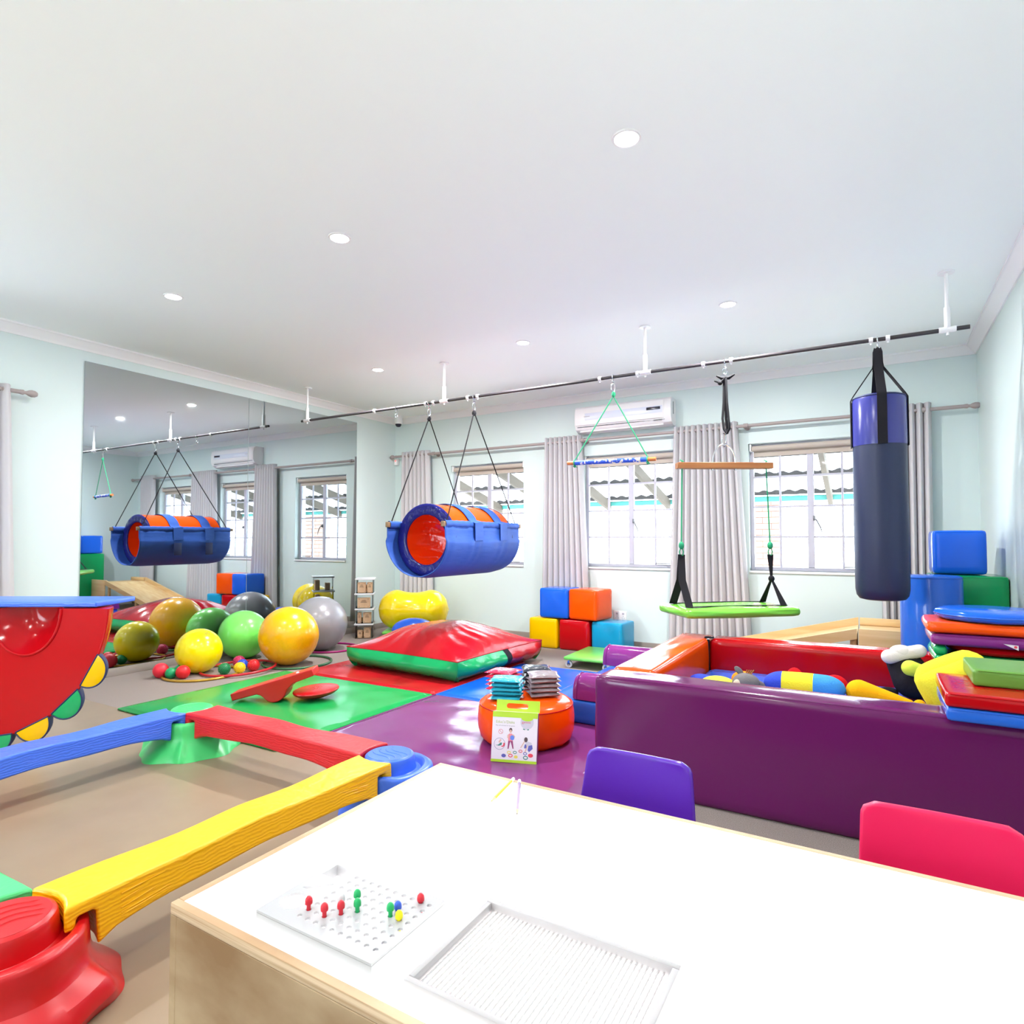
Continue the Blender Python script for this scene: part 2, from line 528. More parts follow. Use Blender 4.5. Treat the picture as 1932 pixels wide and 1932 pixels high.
def extr(pts, depth, axis='y'):
    """polygon in (x,z) extruded along y, centred"""
    bm = bmesh.new()
    A = [bm.verts.new((p[0], -depth / 2, p[1])) for p in pts]
    B = [bm.verts.new((p[0], depth / 2, p[1])) for p in pts]
    n = len(pts)
    bm.faces.new(A); bm.faces.new(B[::-1])
    for i in range(n):
        bm.faces.new((A[i], B[i], B[(i + 1) % n], A[(i + 1) % n]))
    return bm

def bevelmod(o, w, seg=3, ang=35):
    m = o.modifiers.new('bevel', 'BEVEL')
    m.width = w; m.segments = seg; m.limit_method = 'ANGLE'; m.angle_limit = R(ang)
    return o

def text_mesh(s, size, extrude=0.0):
    cu = bpy.data.curves.new('lettering', 'FONT')
    cu.body = s; cu.size = size; cu.extrude = extrude; cu.align_x = 'LEFT'
    cu.resolution_u = 3
    o = bpy.data.objects.new('lettering', cu)
    COL.objects.link(o)
    bpy.context.view_layer.update()
    me = bpy.data.meshes.new_from_object(o.evaluated_get(bpy.context.evaluated_depsgraph_get()))
    bpy.data.objects.remove(o); bpy.data.curves.remove(cu)
    return me

# ------------------------------------------------------------------ room shell
WT = 0.2
W1, W2, W3 = (-4.75, -3.655), (-2.865, -1.77), (-1.055, 0.05)
WZ = (0.878, 2.152)

def wall_x(name, y0, y1, x0, x1, z0, z1, openings, m):
    """wall running along x with rectangular openings [(xa, xb, za, zb)]"""
    bm = NB()
    xs = [x0]
    for a, b, c, d in sorted(openings):
        if a > xs[-1]: box(bm, ((xs[-1] + a) / 2, (y0 + y1) / 2, (z0 + z1) / 2), (a - xs[-1], y1 - y0, z1 - z0))
        box(bm, ((a + b) / 2, (y0 + y1) / 2, (z0 + c) / 2), (b - a, y1 - y0, c - z0))
        box(bm, ((a + b) / 2, (y0 + y1) / 2, (d + z1) / 2), (b - a, y1 - y0, z1 - d))
        xs.append(b)
    box(bm, ((xs[-1] + x1) / 2, (y0 + y1) / 2, (z0 + z1) / 2), (x1 - xs[-1], y1 - y0, z1 - z0))
    return bm

tag(obj('floor', bx((XL - WT, YF - WT, -0.12), (XR + WT, YB + WT, 0)), M['carpet'], smooth=False), kind='structure')
tag(obj('floor_vinyl', bx((XL, YF, 0.0), (-1.3, 2.34, 0.005)), M['tan'], smooth=False), kind='structure')
tag(obj('ceiling', bx((XL - WT, YF - WT, ZC), (XR + WT, YB + WT, ZC + 0.1)), M['ceil'], smooth=False), kind='structure')
tag(obj('wall_back', wall_x('wall_back', YB, YB + WT, XL - WT, XR + WT, 0, ZC, [(W1[0], W1[1], *WZ), (W2[0], W2[1], *WZ), (W3[0], W3[1], *WZ)], M['wall']), M['wall'], smooth=False), kind='structure')
bm = wall_x('wall_left', 0, WT, YF, YB, 0, ZC, [(0.75, 1.7, *WZ)], M['wall'])
bmesh.ops.transform(bm, matrix=Matrix(((0, -1, 0, XL), (1, 0, 0, 0), (0, 0, 1, 0), (0, 0, 0, 1))), verts=bm.verts)
tag(obj('wall_left', bm, M['wall'], smooth=False), kind='structure')
tag(obj('wall_right', bx((XR, YF, 0), (XR + WT, YB, ZC)), M['wall'], smooth=False), kind='structure')
tag(obj('wall_front', wall_x('wall_front', YF - WT, YF, XL - WT, XR + WT, 0, ZC, [(-4.2, -2.7, 0.9, 2.1)], M['wall']), M['wall'], smooth=False), kind='structure')

def cornice(name, L, loc, rz):
    prof = [(0, 2.78), (0.012, 2.78), (0.016, 2.792), (0.03, 2.802), (0.05, 2.82), (0.066, 2.84), (0.074, 2.846), (0.08, 2.846), (0.08, ZC), (0, ZC)]
    bm = NB()
    A = [bm.verts.new((0, -p[0], p[1])) for p in prof]
    B = [bm.verts.new((L, -p[0], p[1])) for p in prof]
    n = len(prof)
    for i in range(n): bm.faces.new((A[i], A[(i + 1) % n], B[(i + 1) % n], B[i]))
    bm.faces.new(A[::-1]); bm.faces.new(B)
    tag(obj(name, bm, M['cornice'], None, loc, (0, 0, rz), ang=60), kind='structure')
cornice('trim_1', XR - XL, (XL, YB, 0), 0)
cornice('trim_2', YB - YF, (XL, YF, 0), PI / 2)
cornice('trim_3', YB - YF, (XR, YB, 0), -PI / 2)
tag(obj('baseboard_back', bx((XL, YB - 0.012, 0), (XR, YB, 0.07), 0.003), M['skirt']), kind='structure')
tag(obj('baseboard_left', bx((XL, YF, 0), (XL + 0.012, YB - 0.012, 0.07), 0.003), M['skirt']), kind='structure')
tag(obj('baseboard_right', bx((XR - 0.012, YF, 0), (XR, YB - 0.012, 0.07), 0.003), M['skirt']), kind='structure')

def window(name, w, h, loc, rz, cols=4, rows=4, blind=True, mull=2, handle=True):
    t = bpy.data.objects.new(name, None); COL.objects.link(t); t.location = loc; t.rotation_euler = (0, 0, rz)
    tag(t, kind='structure')
    y0, y1, f = 0.085, 0.125, 0.035
    bm = NB()
    for a, b in (((0, y0, 0), (f, y1, h)), ((w - f, y0, 0), (w, y1, h)), ((f, y0, 0), (w - f, y1, f)), ((f, y0, h - f), (w - f, y1, h))):
        box(bm, [(a[i] + b[i]) / 2 for i in range(3)], [b[i] - a[i] for i in range(3)], 0.003, 1)
    mx = w * mull / cols
    box(bm, (mx, (y0 + y1) / 2, h / 2), (0.058, 0.05, h - 2 * f), 0.004, 1)
    obj('window_frame', bm, M['frame'], t)
    # columns of panes between frame and mullion
    spans = []
    for a, b, k in ((f, mx - 0.029, mull), (mx + 0.029, w - f, cols - mull)):
        for i in range(k): spans.append((a + (b - a) * i / k, a + (b - a) * (i + 1) / k))
    bar = finish(box(NB(), (0, 0, 0), (0.02, 0.022, h - 2 * f), 0.003, 1), 'glazing_bar')
    for i, (a, b) in enumerate(spans):
        if i in (0, mull): continue
        link('glazing_bar', bar, M['frame'], t, (a, 0.103, h / 2))
    zz = [f + (h - 2 * f) * k / rows for k in range(rows + 1)]
    for (a, b) in ((f, mx - 0.029), (mx + 0.029, w - f)):
        me = finish(box(NB(), (0, 0, 0), (b - a, 0.022, 0.02), 0.003, 1), 'glazing_bar')
        for k in range(1, rows): link('glazing_bar', me, M['frame'], t, ((a + b) / 2, 0.103, zz[k]))
    pw, phh = spans[0][1] - spans[0][0], zz[1] - zz[0]
    pane = finish(box(NB(), (0, 0, 0), (pw - 0.012, 0.004, phh - 0.012)), 'pane', smooth=False)
    for (a, b) in spans:
        for k in range(rows): link('pane', pane, M['glass'], t, ((a + b) / 2, 0.103, (zz[k] + zz[k + 1]) / 2))
    obj('window_sill', bx((-0.0, -0.018, -0.022), (w, 0.085, 0.0), 0.004), M['white'], t)
    if handle:
        bm = NB()
        box(bm, (mx + 0.03, 0.072, h * 0.405), (0.022, 0.02, 0.05), 0.004)
        tube(bm, [(mx + 0.03, 0.06, h * 0.405), (mx + 0.05, 0.045, h * 0.39), (mx + 0.085, 0.04, h * 0.335), (mx + 0.1, 0.045, h * 0.29)], [0.009, 0.008, 0.007, 0.004], 8)
        obj('handle', bm, M['grey'], t)
        bm = NB()
        cyl(bm, (mx + 0.28, 0.07, f + 0.012), (mx + 0.45, 0.065, f + 0.012), 0.006, n=8)
        obj('stay', bm, M['grey'], t)
    if blind:
        bm = NB()
        cyl(bm, (0.03, 0.045, h - 0.05), (w - 0.03, 0.045, h - 0.05), 0.028, n=18)
        box(bm, (w / 2, 0.072, h - 0.1), (w - 0.08, 0.003, 0.06))
        obj('blind', bm, M['blind'], t)
        bm = NB()
        for x in (0.016, w - 0.016): box(bm, (x, 0.045, h - 0.04), (0.018, 0.06, 0.075), 0.004, 1)
        obj('blind_bracket', bm, M['white'], t)
    return t

for i, (a, b) in enumerate((W1, W2, W3)):
    window('window_%d' % (i + 1), b - a, WZ[1] - WZ[0], (a, YB, WZ[0]), 0)
window('window_4', 0.95, WZ[1] - WZ[0], (XL, 0.75, WZ[0]), PI / 2, cols=6, rows=4, mull=3, handle=False)
window('window_5', 1.5, 1.2, (-2.7, YF, 0.9), PI, cols=6, rows=1, mull=3, blind=False, handle=False)  # made-up window in the unseen rear wall, added for daylight fill

# ------------------------------------------------------------------ outside
tag(obj('paving', bx((-30, YF - 25, -0.32), (25, 40, -0.12)), M['ground'], smooth=False), 'pale sunlit paving outside the windows', 'paving', kind='structure')
def rz_(y): return 1.80 + (8.62 - y) * 0.262      # underside of the roof sheet
t = thing('veranda_roof', 'veranda roof of timber rafters and corrugated sheets seen through the windows', 'roof', (-2.4, 7.6, 0))
def T(o): return o
rx = [-0.43, -1.42, -2.47, -3.36, -4.3, -5.25, -6.2, -7.2, 0.55]
L = math.hypot(1.92, 1.92 * 0.262)
me = finish(box(NB(), (0, 0, 0), (0.055, L, 0.13), 0.004, 1), 'rafter', smooth=False)
for x in rx:
    link('rafter', me, M['timber'], t, (x + 2.4, 7.66 - 7.6, rz_(7.66) - 0.125), (-math.atan(0.262), 0, 0))
def wavy_strip(y, zlo):
    bm = NB()
    n = 520
    x0, x1 = -7.6, 1.1
    prev = None
    for i in range(n + 1):
        x = x0 + (x1 - x0) * i / n
        zt = rz_(y) + 0.004 + 0.012 * math.cos(2 * PI * x / 0.15)
        q = [bm.verts.new((x + 2.4, y - 7.6 + d, z)) for d, z in ((-0.02, zlo), (-0.02, zt), (0.02, zt), (0.02, zlo))]
        if prev:
            for k in range(4): bm.faces.new((prev[k], prev[(k + 1) % 4], q[(k + 1) % 4], q[k]))
        prev = q
    return bm
for y in (8.56, 7.9, 7.28, 6.85):
    obj('purlin', wavy_strip(y, rz_(y) - 0.05), M['purlin'], t, smooth=False)
def sheet(x0, x1):
    bm = NB()
    nu = int((x1 - x0) / 0.0125)
    def f(u, v):
        x = x0 + (x1 - x0) * u
        y = 6.72 + (8.72 - 6.72) * v
        return (x + 2.4, y - 7.6, rz_(y) + 0.014 + 0.012 * math.cos(2 * PI * x / 0.15))
    grid(bm, nu, 4, f)
    return bm
for k in range(10):
    obj('roof_sheet', sheet(-7.6 + 0.87 * k, -7.6 + 0.87 * k + 0.868), M['roof'], t)
obj('fascia', bx((-7.6 + 2.4, 8.585 - 7.6, 1.682), (1.1 + 2.4, 8.605 - 7.6, 1.752)), M['fascia'], t, smooth=False)

t = thing('brick_pillar', 'sunlit brick pillar outside the right hand window', 'pillar', (-1.38, 8.95, -0.12))
obj('mortar_core', bx((-0.325, -0.1, 0), (0.325, 0.1, 1.86)), M['mortar'], t, smooth=False)
bme = finish(box(NB(), (0, 0, 0), (0.212, 0.1, 0.068), 0.004, 1), 'brick', smooth=False)
hbe = finish(box(NB(), (0, 0, 0), (0.1, 0.1, 0.068), 0.004, 1), 'brick', smooth=False)
for k in range(23):
    z = 0.045 + 0.08 * k
    xs = [(-0.219, bme), (0.003, bme), (0.225, bme)] if k % 2 else [(-0.275, hbe), (-0.108, bme), (0.114, bme), (0.281, hbe)]
    for x, me in xs:
        link('brick', me, M['brick'], t, (x, -0.058 + random.uniform(-0.003, 0.003), z))

# ------------------------------------------------------------------ curtains and rods
def curtain(label, xt, xb, z0, z1, folds, axis='x', plane=6.395, seed=1, group='eyelet curtains'):
    rnd = random.Random(seed)
    ph = [rnd.uniform(-0.5, 0.5) for _ in range(folds + 2)]
    bm = NB()
    nu = folds * 14
    xm = (xt[0] + xt[1]) / 2
    def f(u, v):
        s = v                                  # 0 top, 1 bottom
        a, b = xt[0] + (xb[0] - xt[0]) * s, xt[1] + (xb[1] - xt[1]) * s
        q = u * folds
        k = min(int(q), folds - 1)
        x = a + (b - a) * (u + 0.12 / folds * math.sin(2 * PI * q) * (0.5 + s * ph[k]))
        amp = 0.036 + 0.012 * s * ph[k]
        y = amp * (1 - 2 * abs(math.sin(PI * q)) ** 0.62)
        if axis != 'x': y = -y
        z = z1 + (z0 - z1) * v
        if axis == 'x': return (x - xm, y, z)
        return (y, x - xm, z)
    grid(bm, nu, 14, f)
    loc = (xm, plane, 0) if axis == 'x' else (plane, xm, 0)
    o = obj('curtain', bm, M['curtain'], None, loc, ang=80)
    s = o.modifiers.new('thickness', 'SOLIDIFY'); s.thickness = 0.004; s.offset = 0
    return tag(o, label, 'curtain', group)
curtain('pale grey curtain in the back left corner behind the hanging barrel', (-5.49, -5.03), (-5.52, -4.96), 0.03, 2.37, 7, seed=2)
curtain('pale grey curtain behind the stacked foam cubes, left of the middle window', (-3.31, -2.84), (-3.36, -2.74), 0.03, 2.38, 8, seed=3)
curtain('wide pale grey curtain behind the green platform swing', (-1.78, -1.14), (-1.86, -1.02), 0.03, 2.37, 11, seed=4)
curtain('pale grey curtain at the far right behind the punching bag', (0.06, 0.47), (0.08, 0.45), 0.03, 2.38, 7, seed=5)
curtain('pale grey curtain on the mirror wall at the left picture edge', (1.55, 2.05), (1.45, 2.14), 0.03, 2.36, 6, axis='y', plane=XL + 0.1, seed=6)

def finial_bm(bm, p, d):
    p, d = Vector(p), Vector(d)
    prof = [(0.018, 0), (0.02, 0.02), (0.013, 0.03), (0.013, 0.04), (0.022, 0.055), (0.028, 0.075), (0.026, 0.095), (0.016, 0.112), (0, 0.118)]
    t = bmesh.new(); lathe(t, prof, 20, caps=False)
    merge(bm, t, Matrix.Translation(p) @ d.to_track_quat('Z', 'Y').to_matrix().to_4x4())
def rod(label, a, b, brackets, wall_dir, ends):
    a, b = Vector(a), Vector(b)
    t = thing('curtain_rod', label, 'curtain rod', a)
    bm = NB(); cyl(bm, (0, 0, 0), b - a, 0.0165, n=16); obj('pole', bm, M['rod'], t)
    d = (b - a).normalized()
    for e in ends:
        bm = NB(); finial_bm(bm, (b - a) if e == 'b' else (0, 0, 0), d if e == 'b' else -d); obj('finial', bm, M['rod'], t)
    for s in brackets:
        bm = NB(); p = (b - a) * s; w = Vector(wall_dir)
        cyl(bm, p, p + w * 0.11, 0.011, n=10)
        cyl(bm, p + w * 0.1, p + w * 0.112, 0.03, n=18)
        cyl(bm, p - d * 0.02, p + d * 0.02, 0.024, n=16)
        obj('bracket', bm, M['rod'], t)
rod('long taupe curtain rod with ball ends above the three windows', (-5.58, 6.395, 2.318), (0.70, 6.395, 2.318), (0.035, 0.1, 0.42, 0.44, 0.72, 0.955), (0, 1, 0), 'ab')
rod('short taupe curtain rod with a ball end on the mirror wall', (XL + 0.1, 0.0, 2.32), (XL + 0.1, 2.1, 2.32), (0.05, 0.955), (-1, 0, 0), 'b')

# ------------------------------------------------------------------ wall and ceiling fixtures
t = thing('wall_mirror', 'large frameless two panel mirror covering the left wall', 'mirror', (XL, 4.16, 0.075))
for a, b in ((2.585, 4.162), (4.168, 5.755)):
    obj('mirror_panel', bx((0.002, a - 4.16, 0.0), (0.008, b - 4.16, 2.621)), M['mirror'], t, smooth=False)

def downlight(x, y, label):
    t = thing('downlight', label, 'ceiling light', (x, y, ZC), 0, 'recessed ceiling downlights')
    bm = NB(); lathe(bm, [(0.049, -0.002), (0.051, -0.006), (0.06, -0.005), (0.062, 0.0)], 28, caps=False)
    obj('trim_ring', bm, M['white'], t)
    bm = NB(); cyl(bm, (0, 0, -0.003), (0, 0, -0.0005), 0.05, n=28); obj('lens', bm, M['led'], t, smooth=False)
    ld = bpy.data.lights.new('downlight_lamp', 'AREA'); ld.shape = 'DISK'; ld.size = 0.085; ld.energy = LAMP_W * (3.6 if y > 4 else 0.9); ld.color = (1.0, 0.985, 0.965)
    lo = bpy.data.objects.new('lamp', ld); COL.objects.link(lo); lo.parent = t; lo.location = (0, 0, -0.012)
    return t
for x, y, l in ((-0.85, 2.39, 'round ceiling downlight nearest the camera, above the light table'), (-2.51, 2.39, 'round ceiling downlight in the near row, second from the right'), (-4.11, 2.40, 'round ceiling downlight in the near row, nearest the mirror'),
                (-0.85, 4.48, 'round ceiling downlight in the far row, rightmost near the punching bag'), (-2.52, 4.48, 'round ceiling downlight in the far row, the middle one'), (-4.16, 4.48, 'round ceiling downlight in the far row, nearest the hanging barrel')):
    downlight(x, y, l)
for x in (-0.85, -2.51, -4.13):  # unseen rows of downlights, added to fill the room with light
    for y in (0.3, -1.6):
        downlight(x, y, 'added fill downlight behind the camera, %s row, %s' % ('nearer' if y > 0 else 'farther', {-0.85: 'right', -2.51: 'middle', -4.13: 'left'}[x]))

# wall air conditioner
t = thing('air_conditioner', 'white wall mounted air conditioner above the middle window', 'air conditioner', (-2.33, YB, 2.395))
prof = [(0, 0.03), (0.0, 0.29), (-0.15, 0.295), (-0.185, 0.27), (-0.2, 0.2), (-0.2, 0.09), (-0.17, 0.03), (-0.1, 0.0), (-0.03, 0.0)]
bm = NB()
A = [bm.verts.new((-0.55, p[0], p[1])) for p in prof]; B = [bm.verts.new((0.55, p[0], p[1])) for p in prof]
for i in range(len(prof)): bm.faces.new((A[i], A[(i + 1) % len(prof)], B[(i + 1) % len(prof)], B[i]))
bm.faces.new(A); bm.faces.new(B[::-1])
bevelmod(obj('housing', bm, M['acw'], t, ang=50), 0.006)
obj('front_panel', bx((-0.535, -0.206, 0.075), (0.475, -0.199, 0.262), 0.003), M['acw'], t)
obj('stripe', bx((-0.42, -0.209, 0.13), (0.46, -0.2055, 0.205), 0.001), M['acblue'], t)
obj('display', bx((0.29, -0.211, 0.165), (0.44, -0.2085, 0.195), 0.001), M['dark'], t)
bm = NB(); box(bm, (0, 0, 0), (1.0, 0.004, 0.006)); obj('flap_gap', bm, M['dark'], t, (-0.02, -0.187, 0.058), smooth=False)
bm = NB(); box(bm, (0, 0, 0), (0.96, 0.004, 0.05), 0.001, 1); obj('air_flap', bm, M['acw'], t, (-0.02, -0.15, 0.018), (R(-52), 0, 0))
obj('maker_mark', bx((-0.43, -0.2105, 0.166), (-0.36, -0.209, 0.171)), M['rod'], t, smooth=False)
bm = NB()
for dz in (0, 0.01): box(bm, (0.41, -0.197, 0.058 - dz), (0.09, 0.004, 0.003))
obj('caption', bm, M['grey'], t, smooth=False)
obj('side_grille', bx((0.549, -0.12, 0.12), (0.5525, -0.1, 0.25)), M['grey'], t, smooth=False)

t = thing('security_camera', 'small white dome camera in the back left ceiling corner', 'camera', (-5.5, 6.33, 2.78))
bm = NB(); lathe(bm, [(0, 0.08), (0.05, 0.08), (0.055, 0.0), (0.05, -0.02), (0.044, -0.03)], 24, caps=False); obj('housing', bm, M['white'], t)
bm = NB(); lathe(bm, [(0.043, -0.028), (0.038, -0.05), (0.024, -0.066), (0, -0.072)], 24, caps=False); obj('dome', bm, M['dark'], t)
t = thing('alarm_sensor', 'small white wall sensor with a red light under the curtain rod end', 'sensor', (-5.66, YB, 2.26))
obj('sensor_case', bx((-0.03, -0.05, -0.045), (0.03, -0.001, 0.045), 0.012), M['white'], t)
bm = NB(); sphere(bm, (0, -0.052, 0.012), 0.007, 10, 8); obj('red_led', bm, M['redled'], t)
t = thing('wall_socket', 'white double wall socket beside the stacked foam cubes', 'socket', (-2.42, YB, 0.344))
obj('face_plate', bx((-0.075, -0.012, -0.05), (0.075, -0.001, 0.05), 0.005), M['white'], t)
for x in (-0.036, 0.036):
    obj('switch', bx((x - 0.012, -0.017, 0.012), (x + 0.012, -0.011, 0.032), 0.002), M['frame'], t)
    bm = NB()
    for dx, dz in ((-0.012, -0.028), (0.012, -0.028), (0, -0.008)): cyl(bm, (x + dx, -0.0135, dz), (x + dx, -0.011, dz), 0.0035, n=8)
    obj('pin_hole', bm, M['grey'], t)

# ------------------------------------------------------------------ ceiling rail
RY, RZ = 4.63, 2.496
t = thing('ceiling_rail', 'dark steel hanging rail running across the room under the ceiling', 'rail', (-2.43, RY, ZC))
X0 = -2.43
bm = NB(); cyl(bm, (-5.42 - X0, 0, RZ - ZC), (0.545 - X0, 0, RZ - ZC), 0.0135, n=14); obj('pipe', bm, M['steel'], t)
for x in (-5.33, -3.46, -1.505, 0.432):
    bm = NB()
    cyl(bm, (x - X0, 0, -0.01), (x - X0, 0, 0), 0.045, n=24)
    cyl(bm, (x - X0, 0, RZ - ZC + 0.13), (x - X0, 0, -0.008), 0.011, n=12)
    cyl(bm, (x - X0, 0, RZ - ZC + 0.012), (x - X0, 0, RZ - ZC + 0.14), 0.017, n=14)
    cyl(bm, (x - X0 - 0.045, 0, RZ - ZC), (x - X0 + 0.045, 0, RZ - ZC), 0.019, n=14)
    cyl(bm, (x - X0, 0, RZ - ZC - 0.035), (x - X0, 0, RZ - ZC), 0.008, n=8)
    obj('hanger', bm, M['white'], t)
clip = NB(); cyl(clip, (-0.012, 0, 0), (0.012, 0, 0), 0.02, n=14); cyl(clip, (0, 0, -0.03), (0, 0, -0.015), 0.006, n=8)
clip = finish(clip, 'stop_collar')
for x in (-4.338, -3.585, -3.19, -1.885, -1.567, -1.059, -0.86, 0.02, 0.115, -3.68, -3.08):
    link('stop_collar', clip, M['white'], t, (x - X0, 0, RZ - ZC))

def eye(bm, z=0.0, ln=0.1):
    """hook over the pipe (origin = pipe axis) with a snap link below"""
    tube(bm, [(0, 0.019 * math.cos(a), 0.019 * math.sin(a)) for a in [k * 2 * PI / 14 for k in range(14)]], 0.0045, 6, True)
    def link_(c, h, w):
        tube(bm, [(w * math.cos(a), 0, c + h * math.sin(a)) for a in [k * 2 * PI / 16 for k in range(16)]], 0.004, 6, True)
    tube(bm, [(0, 0.014 * math.cos(a), -0.035 + 0.018 * math.sin(a)) for a in [k * 2 * PI / 14 for k in range(14)]], 0.004, 6, True)
    link_(-0.045 - ln / 2, ln / 2, 0.016)
    return bm
t = thing('spare_hook', 'empty metal hook on the rail left of the hanging barrel', 'hook', (-4.05, RY, RZ))
bm = NB(); eye(bm, ln=0.05); obj('snap_link', bm, M['chrome'], t)

# ------------------------------------------------------------------ hanging barrel
XA, XB2 = -3.64, -3.12          # hang points on the rail
XC, Y0, Y1 = -3.385, 4.27, 5.24   # barrel axis x, near and far end
ZB, RO, RI = 1.185, 0.318, 0.222
t = thing('barrel_swing', 'blue and orange padded barrel hanging in a blue canvas sling', 'swing', (XC, 4.75, ZB))
yy0, yy1 = Y0 - 4.75, Y1 - 4.75
N = 40
# orange outer cover
bm = NB()
grid(bm, N, 6, lambda u, v: (RO * math.cos(2 * PI * u), yy0 + 0.01 + (yy1 - yy0 - 0.02) * v, RO * math.sin(2 * PI * u)), True)
obj('outer_cover', bm, M['orange'], t)
# orange lining with soft folds
def lining(u, v):
    r = RI + 0.006 * math.sin(2 * PI * u * 11 + 2 * math.sin(6 * v)) * math.sin(PI * min(1, v * 1.2)) - 0.01 * math.sin(PI * v)
    return (r * math.cos(2 * PI * u), yy0 + 0.01 + (yy1 - yy0 - 0.02) * v, r * math.sin(2 * PI * u))
bm = NB(); grid(bm, 88, 14, lining, True); obj('lining', bm, M['orangein'], t, normals=False)
for ya, sgn in ((yy0, -1), (yy1, 1)):
    def cap(u, v, ya=ya, sgn=sgn):
        a = PI * v
        rm, hw = (RO + RI) / 2, (RO - RI) / 2 + 0.002
        pk = 1 + 0.06 * math.sin(2 * PI * u * 22) * math.sin(a)
        r = rm + hw * math.cos(a)
        return (r * math.cos(2 * PI * u), ya - sgn * 0.006 + sgn * 0.022 * math.sin(a) ** 0.6 * pk if 0 < a < PI else ya - sgn * 0.006, r * math.sin(2 * PI * u))
    bm = NB(); grid(bm, 132, 10, cap, True); obj('end_ring', bm, M['navyvinyl'], t)
    bm = NB(); tube(bm, [((RO + 0.001) * math.cos(2 * PI * k / 48), ya - sgn * 0.01, (RO + 0.001) * math.sin(2 * PI * k / 48)) for k in range(48)], 0.004, 6, True); obj('piping', bm, M['navytrim'], t)
# sling
RXo = 0.305
zr = 0.135
def sling(u, v):
    # u across from rear rod to front rod, v along
    a = math.pi * (1.0 + u)               # pi .. 2pi (under the barrel)
    r = RO + 0.014
    y = -0.63 + 1.24 * v
    e = abs(2 * v - 1)
    lift = 0.05 * max(0, e - 0.8) / 0.2
    if u < 0.04: p = (-RXo - 0.012, zr - (zr) * (u / 0.04))
    elif u > 0.96: p = (RXo + 0.012, zr - zr * ((1 - u) / 0.04))
    else:
        uu = (u - 0.04) / 0.92
        a = PI * (1 + uu); p = (r * math.cos(a), r * math.sin(a))
    wr = 0.005 * math.sin(v * 43 + 4 * math.sin(5 * u) + 2 * math.sin(v * 17)) * math.exp(-((min(u, 1 - u) - 0.1) / 0.14) ** 2)
    x, z = p[0] * (1 + wr * 2), p[1]
    inset = 0.035 * math.sin(PI * u)         # ends of the cloth are cut back below
    y = y * (1 - inset)
    z += lift * (1 - abs(2 * u - 1)) * 0.3
    return (x, y, z)
bm = NB(); grid(bm, 60, 48, sling)
o = obj('sling', bm, M['cloth'], t)
s = o.modifiers.new('thickness', 'SOLIDIFY'); s.thickness = 0.006; s.offset = 0
for sx in (-1, 1):
    bm = NB(); box(bm, (sx * RXo, 0.0, zr), (0.032, 1.30, 0.046), 0.004); obj('rod', bm, M['rodwood'], t)
    bm = NB()
    def hem(u, v, sx=sx):
        a = 2 * PI * u
        q = 1 + 0.05 * math.sin(v * 90 + 4 * u)
        return (sx * RXo + 0.024 * q * math.cos(a), -0.62 + 1.22 * v, zr + 0.032 * q * math.sin(a))
    grid(bm, 16, 60, hem, True); obj('hem', bm, M['cloth'], t)
    for y in (-0.13, 0.28) if sx > 0 else ():
        pass
for y in (-0.16, 0.27):
    pts = []
    for k in range(25):
        a = R(20) + (PI - R(40)) * k / 24
        pts.append(((RO + 0.012) * math.cos(a), y, (RO + 0.012) * math.sin(a)))
    pts = [(RXo + 0.035, y + 0.02, zr - 0.14), (RXo + 0.036, y + 0.01, zr + 0.02)] + pts[2:-2] + [(-RXo - 0.036, y + 0.01, zr + 0.02), (-RXo - 0.035, y + 0.02, zr - 0.14)]
    bm = NB(); strap(bm, pts, 0.13, 0.006, (0, 1, 0)); obj('strap', bm, M['cloth'], t)
    bm = NB(); box(bm, (-RXo - 0.05, y, -0.12), (0.006, 0.1, 0.16), 0.002); obj('fastener_patch', bm, M['navytrim'], t)
for sx, hx in ((-1, XA), (1, XB2)):
    bm = NB()
    top = Vector((hx - XC, RY - 4.75, RZ - ZB - 0.15))
    for y in (-0.59, 0.56):
        tube(bm, [top + Vector((0, 0.0, 0.01)), Vector((sx * RXo, y, zr + 0.02))], 0.0055, 6)
    sphere(bm, top, 0.02, 12, 8, (1, 1, 1.3))
    obj('rope', bm, M['blackrope'], t)
    bm = NB(); eye(bm, ln=0.08); obj('snap_link', bm, M['chrome'], t, (hx - XC, RY - 4.75, RZ - ZB))

# ------------------------------------------------------------------ trapeze bar
t = thing('trapeze_swing', 'blue taped wooden trapeze bar on a green rope', 'swing', (-1.771, RY, RZ))
a, b = Vector((-2.155 + 1.771, 0.03, 1.818 - RZ)), Vector((-1.44 + 1.771, 0.13, 1.818 - RZ))
a, b = a - Vector((0, 0.08, 0)), b - Vector((0, 0.08, 0))
d = (b - a)
bm = NB(); cyl(bm, a, b, 0.0165, n=18); obj('bar', bm, M['tipwood'], t)
m_tape = bpy.data.materials.new('worn_tape'); m_tape.use_nodes = True
nt = m_tape.node_tree; bs = nt.nodes['Principled BSDF']; bs.inputs['Roughness'].default_value = 0.5
tc = nt.nodes.new('ShaderNodeTexCoord'); mp = nt.nodes.new('ShaderNodeMapping'); mp.inputs['Scale'].default_value = (1, 1, 0.6)
n1 = nt.nodes.new('ShaderNodeTexNoise'); n1.inputs['Scale'].default_value = 42; n1.inputs['Detail'].default_value = 4
cr = nt.nodes.new('ShaderNodeValToRGB'); cr.color_ramp.interpolation = 'CONSTANT'
cr.color_ramp.elements[0].color = lin((44, 84, 208)); cr.color_ramp.elements[1].position = 0.55; cr.color_ramp.elements[1].color = lin((226, 220, 216))
